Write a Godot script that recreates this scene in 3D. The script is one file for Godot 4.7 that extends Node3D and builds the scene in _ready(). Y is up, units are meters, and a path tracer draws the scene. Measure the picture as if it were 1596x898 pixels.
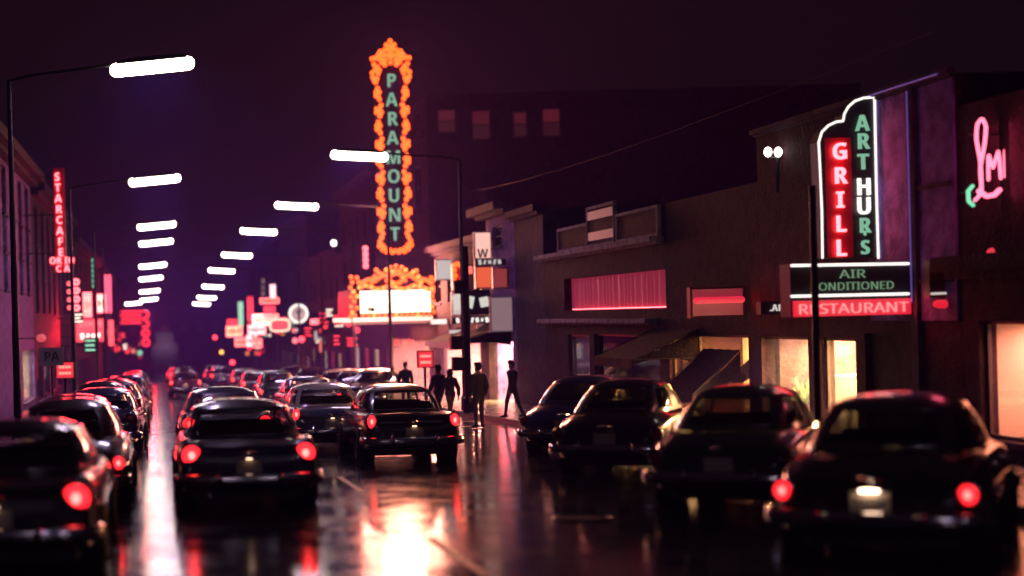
extends Node3D
# Night street after rain: neon signs, fluorescent street lamps, parked and moving cars on a wet road that runs gently downhill.
# Axes: the street runs along -z, x to the right, y up. P() turns a pixel of the photograph and a distance down the street into a point.
const F := 2300.0        # focal length in photograph pixels
const RHO := 0.026       # the camera was held with a slight roll
const H := 2.13          # camera height above the road
const SLOPE := 0.027     # the road falls away from the camera
const XR := 13.5         # facade line across the road
const XL := -6.2         # facade line on the parked side
const CURB_R := 10.0
const CURB_L := -3.0

var mats := {}
var taken := {}
var rng := RandomNumberGenerator.new()
var font_bold: SystemFont
var font_thin: SystemFont
var shared := {}

func _ready() -> void:
	rng.seed = 7
	# ---------------------------------------------------------------- camera
	var cam := Camera3D.new()
	cam.name = "camera"
	cam.projection = Camera3D.PROJECTION_FRUSTUM
	cam.near = 0.1
	cam.far = 1200.0
	cam.size = 0.1 * 898.0 / F
	cam.frustum_offset = Vector2(542.0 / F * 0.1, 51.0 / F * 0.1)
	cam.position = Vector3(0, H, 0)
	cam.rotation = Vector3(0, 0, -RHO)
	var lens := CameraAttributesPhysical.new()
	lens.frustum_focal_length = 50.0
	lens.frustum_near = 0.1
	lens.frustum_far = 1200.0
	lens.exposure_aperture = 0.4
	lens.frustum_focus_distance = 36.0
	cam.attributes = lens
	add_child(cam)
	# ---------------------------------------------------------------- sky, air, exposure
	var we := WorldEnvironment.new()
	we.name = "world_environment"
	var e := Environment.new()
	e.background_mode = Environment.BG_SKY
	var sm := ProceduralSkyMaterial.new()
	sm.sky_top_color = Color(0.055, 0.03, 0.034)
	sm.sky_horizon_color = Color(0.07, 0.036, 0.045)
	sm.sky_curve = 0.12
	sm.ground_bottom_color = Color(0.05, 0.03, 0.04)
	sm.ground_horizon_color = Color(0.08, 0.045, 0.06)
	e.sky = Sky.new()
	e.sky.sky_material = sm
	e.tonemap_mode = Environment.TONE_MAPPER_LINEAR
	e.tonemap_exposure = 1.0
	e.fog_enabled = true
	e.fog_density = 0.0030
	e.fog_light_color = Color(0.6, 0.42, 0.98)
	e.sdfgi_enabled = true
	e.ssao_enabled = true
	e.ssil_enabled = true
	we.environment = e
	add_child(we)
	var moon := DirectionalLight3D.new()
	moon.name = "night_sky_light"
	moon.light_energy = 0.004
	moon.light_color = Color(0.85, 0.8, 1.0)
	moon.light_angular_distance = 20.0
	moon.rotation_degrees = Vector3(-60, 30, 0)
	moon.shadow_enabled = true
	add_child(moon)
	font_bold = SystemFont.new()
	font_bold.font_names = PackedStringArray(["Droid Sans"])
	font_bold.font_weight = 700
	font_thin = SystemFont.new()
	font_thin.font_names = PackedStringArray(["Droid Sans"])
	make_materials()
	build_ground()
	build_right_row()
	build_left_row()
	build_far_end()
	build_street_lamps()
	build_theatre_signs()
	build_restaurant_signs()
	build_right_signs()
	build_far_right_signs()
	build_left_signs()
	build_posts()
	build_cars()
	build_people()

# ====================================================================== pixel to point
func P(x: float, y: float, d: float) -> Vector3:
	var u := x - 256.0
	var v := y - 500.0
	return Vector3((u * cos(RHO) - v * sin(RHO)) * d / F, H - (v * cos(RHO) + u * sin(RHO)) * d / F, -d)
func PX(x: float, y: float, wall: float) -> Vector3:      # the point of the wall x = wall behind a pixel
	var u := x - 256.0
	var v := y - 500.0
	return P(x, y, wall * F / (u * cos(RHO) - v * sin(RHO)))
func gy(d: float) -> float:
	return -SLOPE * d

# ====================================================================== materials
func lin(r: float, g: float, b: float) -> Color:
	return Color(r, g, b).linear_to_srgb()
func mat(key: String, c: Color, rough := 0.7, metal := 0.0) -> StandardMaterial3D:
	if mats.has(key):
		return mats[key]
	var m := StandardMaterial3D.new()
	m.resource_name = key
	m.albedo_color = c
	m.roughness = rough
	m.metallic = metal
	mats[key] = m
	return m
func glow(key: String, r: float, g: float, b: float) -> StandardMaterial3D:   # linear radiance of something that gives off light
	if mats.has(key):
		return mats[key]
	var m := mat(key, lin(0.3, 0.3, 0.3), 0.5)
	var top := maxf(r, maxf(g, b))
	m.emission_enabled = true
	m.emission = lin(r / top, g / top, b / top)
	m.emission_energy_multiplier = top
	return m
func noise_tex(freq: float, size: int, seed_: int, ramp: Array, octaves := 4, normal := false, kind := FastNoiseLite.TYPE_SIMPLEX_SMOOTH) -> NoiseTexture2D:
	var n := FastNoiseLite.new()
	n.noise_type = kind
	n.seed = seed_
	n.frequency = freq
	n.fractal_octaves = octaves
	var t := NoiseTexture2D.new()
	t.width = size
	t.height = size
	t.seamless = true
	t.noise = n
	if normal:
		t.as_normal_map = true
		t.bump_strength = ramp[0]
	else:
		var g := Gradient.new()
		g.offsets = PackedFloat32Array([0.0, 0.5, 1.0])
		g.colors = PackedColorArray(ramp)
		t.color_ramp = g
	return t
func plaster(key: String, r: float, g: float, b: float, rough := 0.8) -> StandardMaterial3D:
	if mats.has(key):
		return mats[key]
	var m := mat(key, lin(r, g, b), rough)
	if not shared.has("grime"):
		shared["grime"] = noise_tex(0.012, 512, 11, [Color(0.62, 0.6, 0.6), Color(0.86, 0.85, 0.84), Color(1, 1, 1)], 5)
		shared["grain"] = noise_tex(0.05, 512, 12, [5.0], 4, true)
	m.albedo_texture = shared["grime"]
	m.metallic_specular = 0.22
	m.normal_enabled = true
	m.normal_texture = shared["grain"]
	m.normal_scale = 0.5
	m.uv1_triplanar = true
	m.uv1_world_triplanar = true
	m.uv1_scale = Vector3(0.3, 0.3, 0.3)
	return m
func paint(key: String, r: float, g: float, b: float) -> StandardMaterial3D:
	if mats.has(key):
		return mats[key]
	var m := mat(key, lin(r, g, b), 0.28)
	if not shared.has("drops"):
		shared["drops"] = noise_tex(0.045, 512, 21, [1.2], 2, true, FastNoiseLite.TYPE_CELLULAR)
	m.normal_enabled = true
	m.normal_texture = shared["drops"]
	m.normal_scale = 0.32
	m.uv1_triplanar = true
	m.uv1_scale = Vector3(1.6, 1.6, 1.6)
	m.clearcoat_enabled = true
	m.clearcoat = 1.0
	m.clearcoat_roughness = 0.06
	return m
func make_materials() -> void:
	# wet asphalt
	var r := mat("wet_asphalt", lin(0.035, 0.034, 0.037), 0.215)
	r.metallic_specular = 0.55
	r.roughness_texture = noise_tex(0.010, 1024, 3, [Color(0.3, 0.3, 0.3), Color(0.66, 0.66, 0.66), Color(1, 1, 1)], 5)
	r.roughness_texture_channel = BaseMaterial3D.TEXTURE_CHANNEL_RED
	r.albedo_texture = noise_tex(0.02, 1024, 4, [Color(0.7, 0.7, 0.7), Color(0.9, 0.9, 0.9), Color(1, 1, 1)], 5)
	r.normal_enabled = true
	r.normal_texture = noise_tex(0.022, 1024, 5, [1.4], 3, true)
	r.normal_scale = 0.075
	r.uv1_triplanar = true
	r.uv1_world_triplanar = true
	r.uv1_scale = Vector3(0.09, 0.09, 0.09)
	var s := mat("wet_concrete", lin(0.16, 0.15, 0.15), 0.38)
	s.roughness_texture = r.roughness_texture
	s.albedo_texture = r.albedo_texture
	s.uv1_triplanar = true
	s.uv1_world_triplanar = true
	s.uv1_scale = Vector3(0.2, 0.2, 0.2)
	mat("wet_kerb", lin(0.2, 0.19, 0.18), 0.35)
	var line := mat("worn_paint", lin(0.42, 0.41, 0.38), 0.45)
	line.albedo_texture = noise_tex(0.03, 512, 6, [Color(0.16, 0.16, 0.16), Color(0.8, 0.8, 0.8), Color(1, 1, 1)], 5)
	line.uv1_triplanar = true
	line.uv1_world_triplanar = true
	line.uv1_scale = Vector3(0.5, 0.5, 0.5)
	plaster("brick_dark", 0.06, 0.032, 0.04)
	plaster("brick_brown", 0.075, 0.042, 0.055)
	plaster("stone_grey", 0.095, 0.065, 0.12)
	plaster("stone_pale", 0.40, 0.35, 0.46)
	plaster("stucco_mauve", 0.27, 0.16, 0.58)
	plaster("wood_dark", 0.06, 0.04, 0.035)
	mat("interior_cream", lin(0.66, 0.56, 0.42), 0.8)
	plaster("canvas_dark", 0.014, 0.012, 0.013)
	plaster("canvas_rust", 0.14, 0.04, 0.04)
	plaster("curtain_red", 0.62, 0.12, 0.13)
	mat("dark_metal", lin(0.03, 0.03, 0.035), 0.45, 0.4)
	mat("sign_dark", lin(0.03, 0.028, 0.032), 0.4)
	mat("sign_maroon", lin(0.09, 0.018, 0.02), 0.4)
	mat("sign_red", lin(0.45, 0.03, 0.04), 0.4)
	mat("sign_white", lin(0.7, 0.66, 0.6), 0.5)
	mat("sign_grey", lin(0.36, 0.33, 0.35), 0.55)
	mat("chrome", lin(0.72, 0.72, 0.74), 0.12, 1.0)
	mat("rubber", lin(0.018, 0.018, 0.018), 0.6)
	mat("seat_cloth", lin(0.05, 0.04, 0.04), 0.9)
	mat("plate_paint", lin(0.5, 0.45, 0.36), 0.5)
	mat("lens_unlit", lin(0.25, 0.012, 0.014), 0.12)
	mat("plate_ink", lin(0.05, 0.05, 0.08), 0.5)
	var gl := mat("window_glass", Color(0.5, 0.52, 0.55, 0.12), 0.03)
	gl.transparency = BaseMaterial3D.TRANSPARENCY_ALPHA
	var cg := mat("car_glass", Color(0.05, 0.055, 0.06, 0.22), 0.03)
	cg.transparency = BaseMaterial3D.TRANSPARENCY_ALPHA
	var dg := mat("dark_pane", Color(0.04, 0.04, 0.05, 0.55), 0.04)
	dg.transparency = BaseMaterial3D.TRANSPARENCY_ALPHA
	var mg := mat("darkened_car_glass", Color(0.05, 0.045, 0.05, 0.72), 0.1)  # the angle parked cars' dark look is put into this denser, darker glass
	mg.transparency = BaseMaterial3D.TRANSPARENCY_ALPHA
	# things that give off light (linear radiance)
	glow("lamp_tube", 20.0, 17.0, 13.0)
	glow("neon_red", 7.0, 0.75, 0.9)
	glow("neon_pink", 3.2, 0.45, 0.75)
	glow("neon_white", 1.5, 1.35, 1.25)
	glow("neon_mint", 0.2, 0.5, 0.33)
	glow("neon_green", 0.24, 1.0, 0.56)
	glow("neon_blue", 0.25, 0.35, 1.3)
	glow("bulb_orange", 4.0, 0.34, 0.03)
	glow("bulb_yellow", 3.4, 0.75, 0.1)
	glow("face_red", 0.85, 0.012, 0.035)
	glow("face_coral", 1.95, 0.286, 0.208)
	glow("face_cream", 1.3, 1.05, 0.72)
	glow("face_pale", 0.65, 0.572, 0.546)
	glow("face_orange", 1.1, 0.3, 0.06)
	glow("letter_pink", 1.4, 0.36, 0.36)
	glow("tail_red", 3.6, 0.05, 0.075)
	glow("tail_core", 20.0, 0.7, 0.6)
	glow("signal_red", 8.0, 0.25, 0.35)
	glow("signal_amber", 5.0, 2.0, 0.3)
	glow("bulb_white", 6.0, 5.4, 4.8)
	glow("room_lamp", 3.0, 2.2, 1.2)

# ====================================================================== mesh helpers
class MB:
	var st := SurfaceTool.new()
	static var box_m := BoxMesh.new()
	static var cyl := {}
	static var sph := {}
	func _init() -> void:
		st.begin(Mesh.PRIMITIVE_TRIANGLES)
	func add(m: Mesh, t: Transform3D) -> MB:
		st.append_from(m, 0, t)
		return self
	func box(c: Vector3, s: Vector3, b := Basis.IDENTITY) -> MB:
		return add(box_m, Transform3D(b * Basis.from_scale(s), c))
	func span(a: Vector3, b: Vector3) -> MB:
		return box((a + b) * 0.5, (b - a).abs())
	func ball(c: Vector3, r: Vector3, n := 12, b := Basis.IDENTITY) -> MB:
		if not sph.has(n):
			var s := SphereMesh.new()
			s.radial_segments = n
			s.rings = maxi(3, n / 2)
			sph[n] = s
		return add(sph[n], Transform3D(b * Basis.from_scale(r * 2.0), c))
	func rod(a: Vector3, b: Vector3, r: float, n := 8) -> MB:
		if not cyl.has(n):
			var s := CylinderMesh.new()
			s.radial_segments = n
			s.rings = 1
			cyl[n] = s
		var y := b - a
		var l := y.length()
		if l < 1e-5:
			return self
		y /= l
		var x := y.cross(Vector3.FORWARD if absf(y.z) < 0.9 else Vector3.RIGHT).normalized()
		return add(cyl[n], Transform3D(Basis(x * r * 2.0, y * l * 0.5, x.cross(y) * r * 2.0), (a + b) * 0.5))
	func tube(pts: Array, r: float, n := 8) -> MB:
		for i in pts.size() - 1:
			rod(pts[i], pts[i + 1], r, n)
		for i in pts.size():
			ball(pts[i], Vector3(r, r, r), n)
		return self
	func ring(c: Vector3, r: float, w: float, b := Basis.IDENTITY) -> MB:    # torus about the y axis of b
		var t := TorusMesh.new()
		t.inner_radius = r - w
		t.outer_radius = r + w
		t.rings = 24
		t.ring_segments = 8
		return add(t, Transform3D(b, c))
	func prism(poly: PackedVector2Array, z0: float, z1: float, t := Transform3D.IDENTITY) -> MB:   # outline in xy, extruded from z0 to z1
		var p := poly
		if Geometry2D.is_polygon_clockwise(p):
			p = p.duplicate()
			p.reverse()
		var tri := Geometry2D.triangulate_polygon(p)
		var s2 := SurfaceTool.new()
		s2.begin(Mesh.PRIMITIVE_TRIANGLES)
		s2.set_smooth_group(-1)
		for i in range(0, tri.size(), 3):
			var a := p[tri[i]]
			var b := p[tri[i + 1]]
			var c := p[tri[i + 2]]
			if (b - a).cross(c - a) > 0.0:
				var k := b
				b = c
				c = k
			for q in [a, b, c]:
				s2.add_vertex(Vector3(q.x, q.y, z1))
			for q in [a, c, b]:
				s2.add_vertex(Vector3(q.x, q.y, z0))
		for i in p.size():
			var a := p[i]
			var b := p[(i + 1) % p.size()]
			var v := [Vector3(a.x, a.y, z0), Vector3(b.x, b.y, z0), Vector3(b.x, b.y, z1), Vector3(a.x, a.y, z1)]
			for k in [0, 2, 1, 0, 3, 2]:
				s2.add_vertex(v[k])
		s2.generate_normals()
		return add(s2.commit(), t)
	func grid(rows: Array, closed := false) -> MB:      # rows of points, smooth
		var s2 := SurfaceTool.new()
		s2.begin(Mesh.PRIMITIVE_TRIANGLES)
		s2.set_smooth_group(0)
		var n: int = rows[0].size()
		for i in rows.size() - 1:
			for j in (n if closed else n - 1):
				var k := (j + 1) % n
				var q := [rows[i][j], rows[i][k], rows[i + 1][k], rows[i + 1][j]]
				for a in [0, 1, 2, 0, 2, 3]:
					s2.add_vertex(q[a])
		s2.generate_normals()
		return add(s2.commit(), Transform3D.IDENTITY)
	func done() -> ArrayMesh:
		return st.commit()

func numbered(n: String) -> String:
	var k: int = taken.get(n, 0)
	taken[n] = k + 1
	return n if k == 0 else "%s_%03d" % [n, k]
func thing(called: String, label: String, category: String, at := Vector3.ZERO, group := "") -> Node3D:
	var o := Node3D.new()
	o.name = numbered(called)
	o.position = at
	o.set_meta("label", label)
	o.set_meta("category", category)
	if group != "":
		o.set_meta("group", group)
	add_child(o)
	return o
func part(parent: Node3D, called: String, mesh: Mesh, m: Material, at := Vector3.ZERO, b := Basis.IDENTITY) -> MeshInstance3D:   # at is in the parent's axes
	var o := MeshInstance3D.new()
	o.name = called
	o.mesh = mesh
	o.material_override = m
	o.transform = Transform3D(b, at)
	parent.add_child(o, true)
	return o
func world_part(parent: Node3D, called: String, mb: MB, m: Material) -> MeshInstance3D:       # shape given in world coordinates under an unturned thing
	var base := Vector3.ZERO
	var n: Node = parent
	while n != self:
		base += n.position
		n = n.get_parent()
	return part(parent, called, mb.done(), m, -base)
func structure(called: String, mesh: Mesh, m: Material, at := Vector3.ZERO, b := Basis.IDENTITY) -> MeshInstance3D:
	var o := part(self, numbered(called), mesh, m, at, b)
	o.set_meta("kind", "structure")
	return o
func text_mesh(txt: String, cap: float, depth := 0.03, thin := false) -> TextMesh:
	var key := "t_%s_%.3f_%.3f_%s" % [txt, cap, depth, thin]
	if shared.has(key):
		return shared[key]
	var t := TextMesh.new()
	t.text = txt
	t.font = font_thin if thin else font_bold
	t.font_size = 64
	t.pixel_size = cap / (64.0 * 0.714)
	t.depth = depth
	t.curve_step = 2.0
	shared[key] = t
	return t
func fitted(parent: Node3D, txt: String, cap: float, width: float, m: Material, at: Vector3) -> void:      # a word stretched to a given width
	var t := text_mesh(txt, cap, 0.02, true)
	part(parent, "lettering", t, m, at, Basis.from_scale(Vector3(width / t.get_aabb().size.x, 1, 1)))
func area_light(parent: Node3D, at: Vector3, size: Vector2, c: Color, energy: float, towards: Vector3) -> void:
	var a := AreaLight3D.new()
	a.name = "light"
	a.area_size = size
	a.light_color = c
	a.light_energy = energy
	a.shadow_enabled = true
	a.area_range = 80.0
	parent.add_child(a, true)
	var up := Vector3.UP if absf(towards.y) < 0.9 else Vector3.FORWARD
	a.transform = Transform3D(Basis.looking_at(towards, up), at)

# ====================================================================== ground
func slab(x0: float, x1: float, d0: float, d1: float, top: float, thick: float) -> Array:
	var mid := (d0 + d1) * 0.5
	var m := BoxMesh.new()
	m.size = Vector3(x1 - x0, thick, (d1 - d0) * sqrt(1.0 + SLOPE * SLOPE))
	return [m, Vector3((x0 + x1) * 0.5, gy(mid) + top - thick * 0.5, -mid), Basis(Vector3.RIGHT, -atan(SLOPE))]
func build_ground() -> void:
	var a := slab(-160, 160, -40, 420, 0.0, 0.4)
	structure("road", a[0], mats["wet_asphalt"], a[1], a[2])
	for side in [0, 1]:
		var x0: float = [CURB_R + 0.16, XL - 12.0][side]
		var x1: float = [XR + 12.0, CURB_L - 0.16][side]
		a = slab(x0, x1, -30, 300, 0.14, 0.3)
		structure(["pavement_right", "pavement_left"][side], a[0], mats["wet_concrete"], a[1], a[2])
		a = slab([CURB_R, CURB_L - 0.16][side], [CURB_R + 0.16, CURB_L][side], -30, 300, 0.15, 0.3)
		structure(["kerb_right", "kerb_left"][side], a[0], mats["wet_kerb"], a[1], a[2])
	# worn painted markings: dashed lane lines, crosswalk edges and the angled parking lines
	var lanes := Node3D.new()
	lanes.name = "road_markings"
	lanes.set_meta("kind", "structure")
	add_child(lanes)
	for d in range(14, 130, 9):
		a = slab(2.95, 3.06, d, d + 3.0, 0.006, 0.004)
		part(lanes, "lane_dash", a[0], mats["worn_paint"], a[1], a[2])
	for q in [[5.2, 18.6], [2.3, 38.0]]:
		var lid := MB.new().rod(Vector3(0, -0.01, 0), Vector3(0, 0.008, 0), 0.34, 28).ring(Vector3(0, 0.008, 0), 0.36, 0.018)
		for i in 5:
			lid.box(Vector3((i - 2) * 0.11, 0.011, 0), Vector3(0.03, 0.008, 0.44 - absf(i - 2) * 0.06))
		part(lanes, "manhole_cover", lid.done(), mat("cast_iron", lin(0.04, 0.035, 0.035), 0.35, 0.6), Vector3(q[0], gy(q[1]), -q[1]), Basis(Vector3.RIGHT, -atan(SLOPE)))
	for d in [42.5, 45.5]:
		a = slab(-0.6, CURB_R - 0.3, d, d + 0.22, 0.006, 0.004)
		part(lanes, "crosswalk_line", a[0], mats["worn_paint"], a[1], a[2])

# ====================================================================== buildings
func cells(x: float, out: float, a0: float, a1: float, b0: float, b1: float, holes: Array) -> MB:   # wall on the plane x, from a0 to a1 metres down the street, with openings [a0, a1, b0, b1]
	var mb := MB.new()
	var us := [a0, a1]
	var vs := [b0, b1]
	for h in holes:
		us.append_array([clampf(h[0], a0, a1), clampf(h[1], a0, a1)])
		vs.append_array([clampf(h[2], b0, b1), clampf(h[3], b0, b1)])
	us.sort()
	vs.sort()
	for j in vs.size() - 1:
		if vs[j + 1] - vs[j] < 0.001:
			continue
		var run := -1.0
		for i in us.size() - 1:
			if us[i + 1] - us[i] < 0.001:
				continue
			var cu: float = (us[i] + us[i + 1]) * 0.5
			var cv: float = (vs[j] + vs[j + 1]) * 0.5
			var open := false
			for h in holes:
				if cu > h[0] and cu < h[1] and cv > h[2] and cv < h[3]:
					open = true
			if not open and run < 0.0:
				run = us[i]
			if open and run >= 0.0:
				mb.span(Vector3(x, vs[j], -run), Vector3(x + out, vs[j + 1], -us[i]))
				run = -1.0
		if run >= 0.0:
			mb.span(Vector3(x, vs[j], -run), Vector3(x + out, vs[j + 1], -us[-1]))
	return mb
func building(called: String, label: String, x: float, d0: float, d1: float, top: float, wall: Material, holes: Array, deep := 14.0) -> Node3D:
	var s := signf(x)
	var low := gy(d1) - 0.4
	var t := thing(called, label, "building", Vector3(x + s * deep * 0.5, low, -(d0 + d1) * 0.5))
	world_part(t, "front_wall", cells(x, s * 0.3, d0 + 0.01, d1 - 0.01, low, top, holes), wall)
	var mb := MB.new()
	mb.span(Vector3(x + s * 0.3, low, -d0 - 0.01), Vector3(x + s * deep, top, -d0 - 0.26))
	world_part(t, "side_wall", mb, wall)
	mb = MB.new()
	mb.span(Vector3(x + s * 0.3, low, -d1 + 0.26), Vector3(x + s * deep, top, -d1 + 0.01))
	world_part(t, "side_wall", mb, wall)
	mb = MB.new()
	mb.span(Vector3(x + s * (deep - 0.25), low, -d0 - 0.26), Vector3(x + s * deep, top, -d1 + 0.26))
	world_part(t, "rear_wall", mb, wall)
	mb = MB.new()
	mb.span(Vector3(x + s * 0.3, top - 0.5, -d0 - 0.26), Vector3(x + s * (deep - 0.25), top - 0.3, -d1 + 0.26))
	world_part(t, "roof", mb, mats["wood_dark"])
	return t
func cornice(t: Node3D, x: float, d0: float, d1: float, y: float, hgt: float, proud: float, m: Material, called := "cornice") -> void:
	var s := -signf(x)
	var mb := MB.new()
	mb.span(Vector3(x, y, -d0), Vector3(x + s * proud, y + hgt, -d1))
	mb.span(Vector3(x, y - hgt * 0.5, -d0 - 0.02), Vector3(x + s * proud * 0.55, y, -d1 + 0.02))
	world_part(t, called, mb, m)
func window_in(t: Node3D, x: float, h: Array, frame: Material, pane: Material, bars := 1, blind: Material = null, share := 0.6) -> void:   # a sash window in the opening h
	var s := signf(x)
	var mb := MB.new()
	var xa := x + s * 0.12
	var xb := x + s * 0.18
	var w := 0.06
	mb.span(Vector3(xa, h[2], -h[0]), Vector3(xb, h[3], -h[0] - w))
	mb.span(Vector3(xa, h[2], -h[1]), Vector3(xb, h[3], -h[1] + w))
	mb.span(Vector3(xa, h[2], -h[0] - w), Vector3(xb, h[2] + w, -h[1] + w))
	mb.span(Vector3(xa, h[3] - w, -h[0] - w), Vector3(xb, h[3], -h[1] + w))
	for i in bars:
		var y: float = lerpf(h[2], h[3], (i + 1.0) / (bars + 1.0))
		mb.span(Vector3(xa, y - 0.02, -h[0] - w), Vector3(xb, y + 0.02, -h[1] + w))
	var fr := world_part(t, "window", mb, frame)
	mb = MB.new()
	mb.span(Vector3(xa + s * 0.02, h[2] + w, -h[0] - w), Vector3(xa + s * 0.026, h[3] - w, -h[1] + w))
	world_part(fr, "pane", mb, pane)
	mb = MB.new()
	mb.span(Vector3(x - s * 0.1, h[2] - 0.1, -h[0] + 0.08), Vector3(x - s * 0.002, h[2] - 0.001, -h[1] - 0.08))
	world_part(fr, "sill", mb, mats["stone_grey"])
	if blind:
		mb = MB.new()
		mb.span(Vector3(xb + s * 0.05, lerpf(h[3], h[2], share), -h[0] - w), Vector3(xb + s * 0.06, h[3] - w, -h[1] + w))
		world_part(fr, "blind", mb, blind)
func window_rows(x: float, d0: float, d1: float, n: int, w: float, ys: Array, hgt: float) -> Array:
	var out := []
	for y in ys:
		for i in n:
			var c := lerpf(d0, d1, (i + 0.5) / n)
			out.append([c - w * 0.5, c + w * 0.5, y, y + hgt])
	return out
func room(t: Node3D, x: float, d0: float, d1: float, y0: float, y1: float, deep: float, wall: Material, c: Color, energy: float) -> void:    # a lit shop interior behind an opening
	var s := signf(x)
	var x0 := x + s * 0.3
	var x1 := x + s * (0.3 + deep)
	var mb := MB.new()
	mb.span(Vector3(x1, y0 - 0.1, -d0 + 0.1), Vector3(x1 + s * 0.1, y1 + 0.1, -d1 - 0.1))
	mb.span(Vector3(x0, y0 - 0.1, -d0 + 0.1), Vector3(x1, y1 + 0.1, -d0 + 0.004))
	mb.span(Vector3(x0, y0 - 0.1, -d1 - 0.004), Vector3(x1, y1 + 0.1, -d1 - 0.1))
	mb.span(Vector3(x0, y1 + 0.004, -d0), Vector3(x1, y1 + 0.1, -d1))
	world_part(t, "interior_wall", mb, wall)
	mb = MB.new()
	mb.span(Vector3(x0, y0 - 0.1, -d0), Vector3(x1, y0 - 0.004, -d1))
	world_part(t, "interior_floor", mb, mats["wood_dark"])
	var mid := Vector3((x0 + x1) * 0.5, y1 - 0.06, -(d0 + d1) * 0.5)
	mb = MB.new()
	mb.box(mid, Vector3(minf(deep * 0.5, 0.8), 0.06, (d1 - d0) * 0.7))
	world_part(t, "ceiling_lamp", mb, mats["room_lamp"])
	area_light(t, mid + Vector3(0, -0.06, 0) - t.position, Vector2(minf(deep * 0.5, 0.8), (d1 - d0) * 0.7), c, energy, Vector3.DOWN)
func hole(x0: float, y0: float, x1: float, y1: float, wall: float) -> Array:    # pixel rectangle on a facade -> opening
	var a := PX(x0, y1, wall)
	var b := PX(x1, y0, wall)
	var c := PX((x0 + x1) * 0.5, y0, wall)
	var e := PX((x0 + x1) * 0.5, y1, wall)
	return [minf(-a.z, -b.z), maxf(-a.z, -b.z), e.y, c.y]
func build_right_row() -> void:
	var x := XR
	var sash: Material = mat("window_frame_dark", lin(0.07, 0.055, 0.05), 0.5)
	# -- the building past the restaurant, running out of the picture
	var h := [hole(1530, 500, 1640, 690, x)]
	var t := building("corner_building", "dark shop building beyond the restaurant with pink script neon on its front", x, 12.0, 25.0, PX(1552, 150, x).y, mats["brick_dark"], h)
	room(t, x, h[0][0], h[0][1], h[0][2], h[0][3], 1.8, mats["interior_cream"], Color(1, 0.58, 0.5), 22.0)
	window_in(t, x, h[0], sash, mats["window_glass"], 0)
	cornice(t, x, 12.0, 25.0, PX(1552, 420, x).y, 0.25, 0.5, mats["wood_dark"], "canopy_ledge")
	# -- restaurant
	var h1 := hole(1188, 525, 1259, 668, x)
	var h2 := hole(1281, 522, 1333, 664, x)
	h2[2] = h1[2]
	h2[3] = h1[3]
	var door := hole(1352, 520, 1405, 690, x)
	door[2] = gy(27.5) + 0.15
	t = building("restaurant_building", "low mauve restaurant building with two bright windows and tall neon sign", x, 25.0, 33.4, PX(1494, 112, x).y, mats["brick_dark"], [h1, h2, door])
	var face := MB.new()
	face.span(Vector3(x - 0.05, PX(1440, 500, x).y, -25.02), Vector3(x - 0.001, PX(1494, 112, x).y - 0.07, -28.1))
	world_part(t, "stucco_facing", face, mats["stucco_mauve"])
	room(t, x, h2[0] - 0.1, h1[1] + 0.1, h1[2] - 0.2, h1[3] + 0.15, 2.6, mats["interior_cream"], Color(1.0, 0.78, 0.5), 900.0)
	window_in(t, x, h1, sash, mats["window_glass"], 0)
	window_in(t, x, h2, sash, mats["window_glass"], 0)
	var mb := MB.new()
	mb.span(Vector3(x + 0.14, door[2], -door[0]), Vector3(x + 0.2, door[3], -door[1]))
	var dr := world_part(t, "door", mb, mats["wood_dark"])
	mb = MB.new()
	mb.rod(Vector3(x + 0.1, door[2] + 0.9, -door[0] - 0.12), Vector3(x + 0.1, door[2] + 1.25, -door[0] - 0.12), 0.02)
	world_part(dr, "handle", mb, mats["chrome"])
	var pil := PX(1430, 300, x)
	mb = MB.new()
	mb.span(Vector3(x - 0.12, gy(27), pil.z - 0.12), Vector3(x - 0.002, PX(1494, 118, x).y, pil.z + 0.12))
	world_part(t, "pilaster", mb, mats["stone_grey"])
	for py in [300, 440]:
		var q := PX(1400, py, x)
		mb = MB.new()
		mb.span(Vector3(x - 0.09, q.y - 0.04, -25.1), Vector3(x - 0.052, q.y + 0.04, pil.z + 0.13))
		world_part(t, "string_course", mb, mats["stone_grey"])
	cornice(t, x, 25.0, 33.4, PX(1494, 112, x).y, 0.1, 0.16, mats["stone_grey"], "coping")
	mb = MB.new()
	mb.tube([Vector3(x - 0.15, PX(1430, 470, x).y, pil.z), Vector3(x - 0.15, PX(1494, 122, x).y, pil.z)], 0.014)
	world_part(t, "blue_neon_tube", mb, glow("edge_blue", 0.07, 0.045, 0.26))
	mb = MB.new()
	mb.tube([Vector3(x - 0.2, PX(1494, 112, x).y + 0.02, -25.2), Vector3(x - 0.2, PX(1494, 112, x).y + 0.02, -27.9)], 0.012)
	world_part(t, "blue_neon_tube", mb, mats["edge_blue"])
	# booths, lamp and plant inside the restaurant
	for k in 3:
		var dz: float = [27.9, 29.6, 31.6][k]
		var bt := thing("dining_booth", "high backed dark booth seat seen through the bright restaurant window", "booth", Vector3(x + 1.3, gy(dz) + 0.16, -dz), "booth seats in the restaurant")
		mb = MB.new()
		mb.box(Vector3(0, 0.62, 0), Vector3(1.3, 1.24, 0.12)).rod(Vector3(-0.65, 1.24, 0), Vector3(0.65, 1.24, 0), 0.06)
		part(bt, "backrest", mb.done(), mats["seat_cloth"])
		mb = MB.new()
		mb.box(Vector3(0, 0.22, 0.32), Vector3(1.3, 0.44, 0.5))
		part(bt, "seat", mb.done(), mats["seat_cloth"])
	display_shelf("shelf of bottles and plates on the back wall of the restaurant", Vector3(x + 2.7, h1[3] - 1.25, -30.6), 3.0, 3)
	display_shelf("shelf of packages behind the pink tinted shop window", Vector3(x + 1.9, h[0][2] + 0.3, -(h[0][0] + h[0][1]) * 0.5), 1.6, 4)
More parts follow.
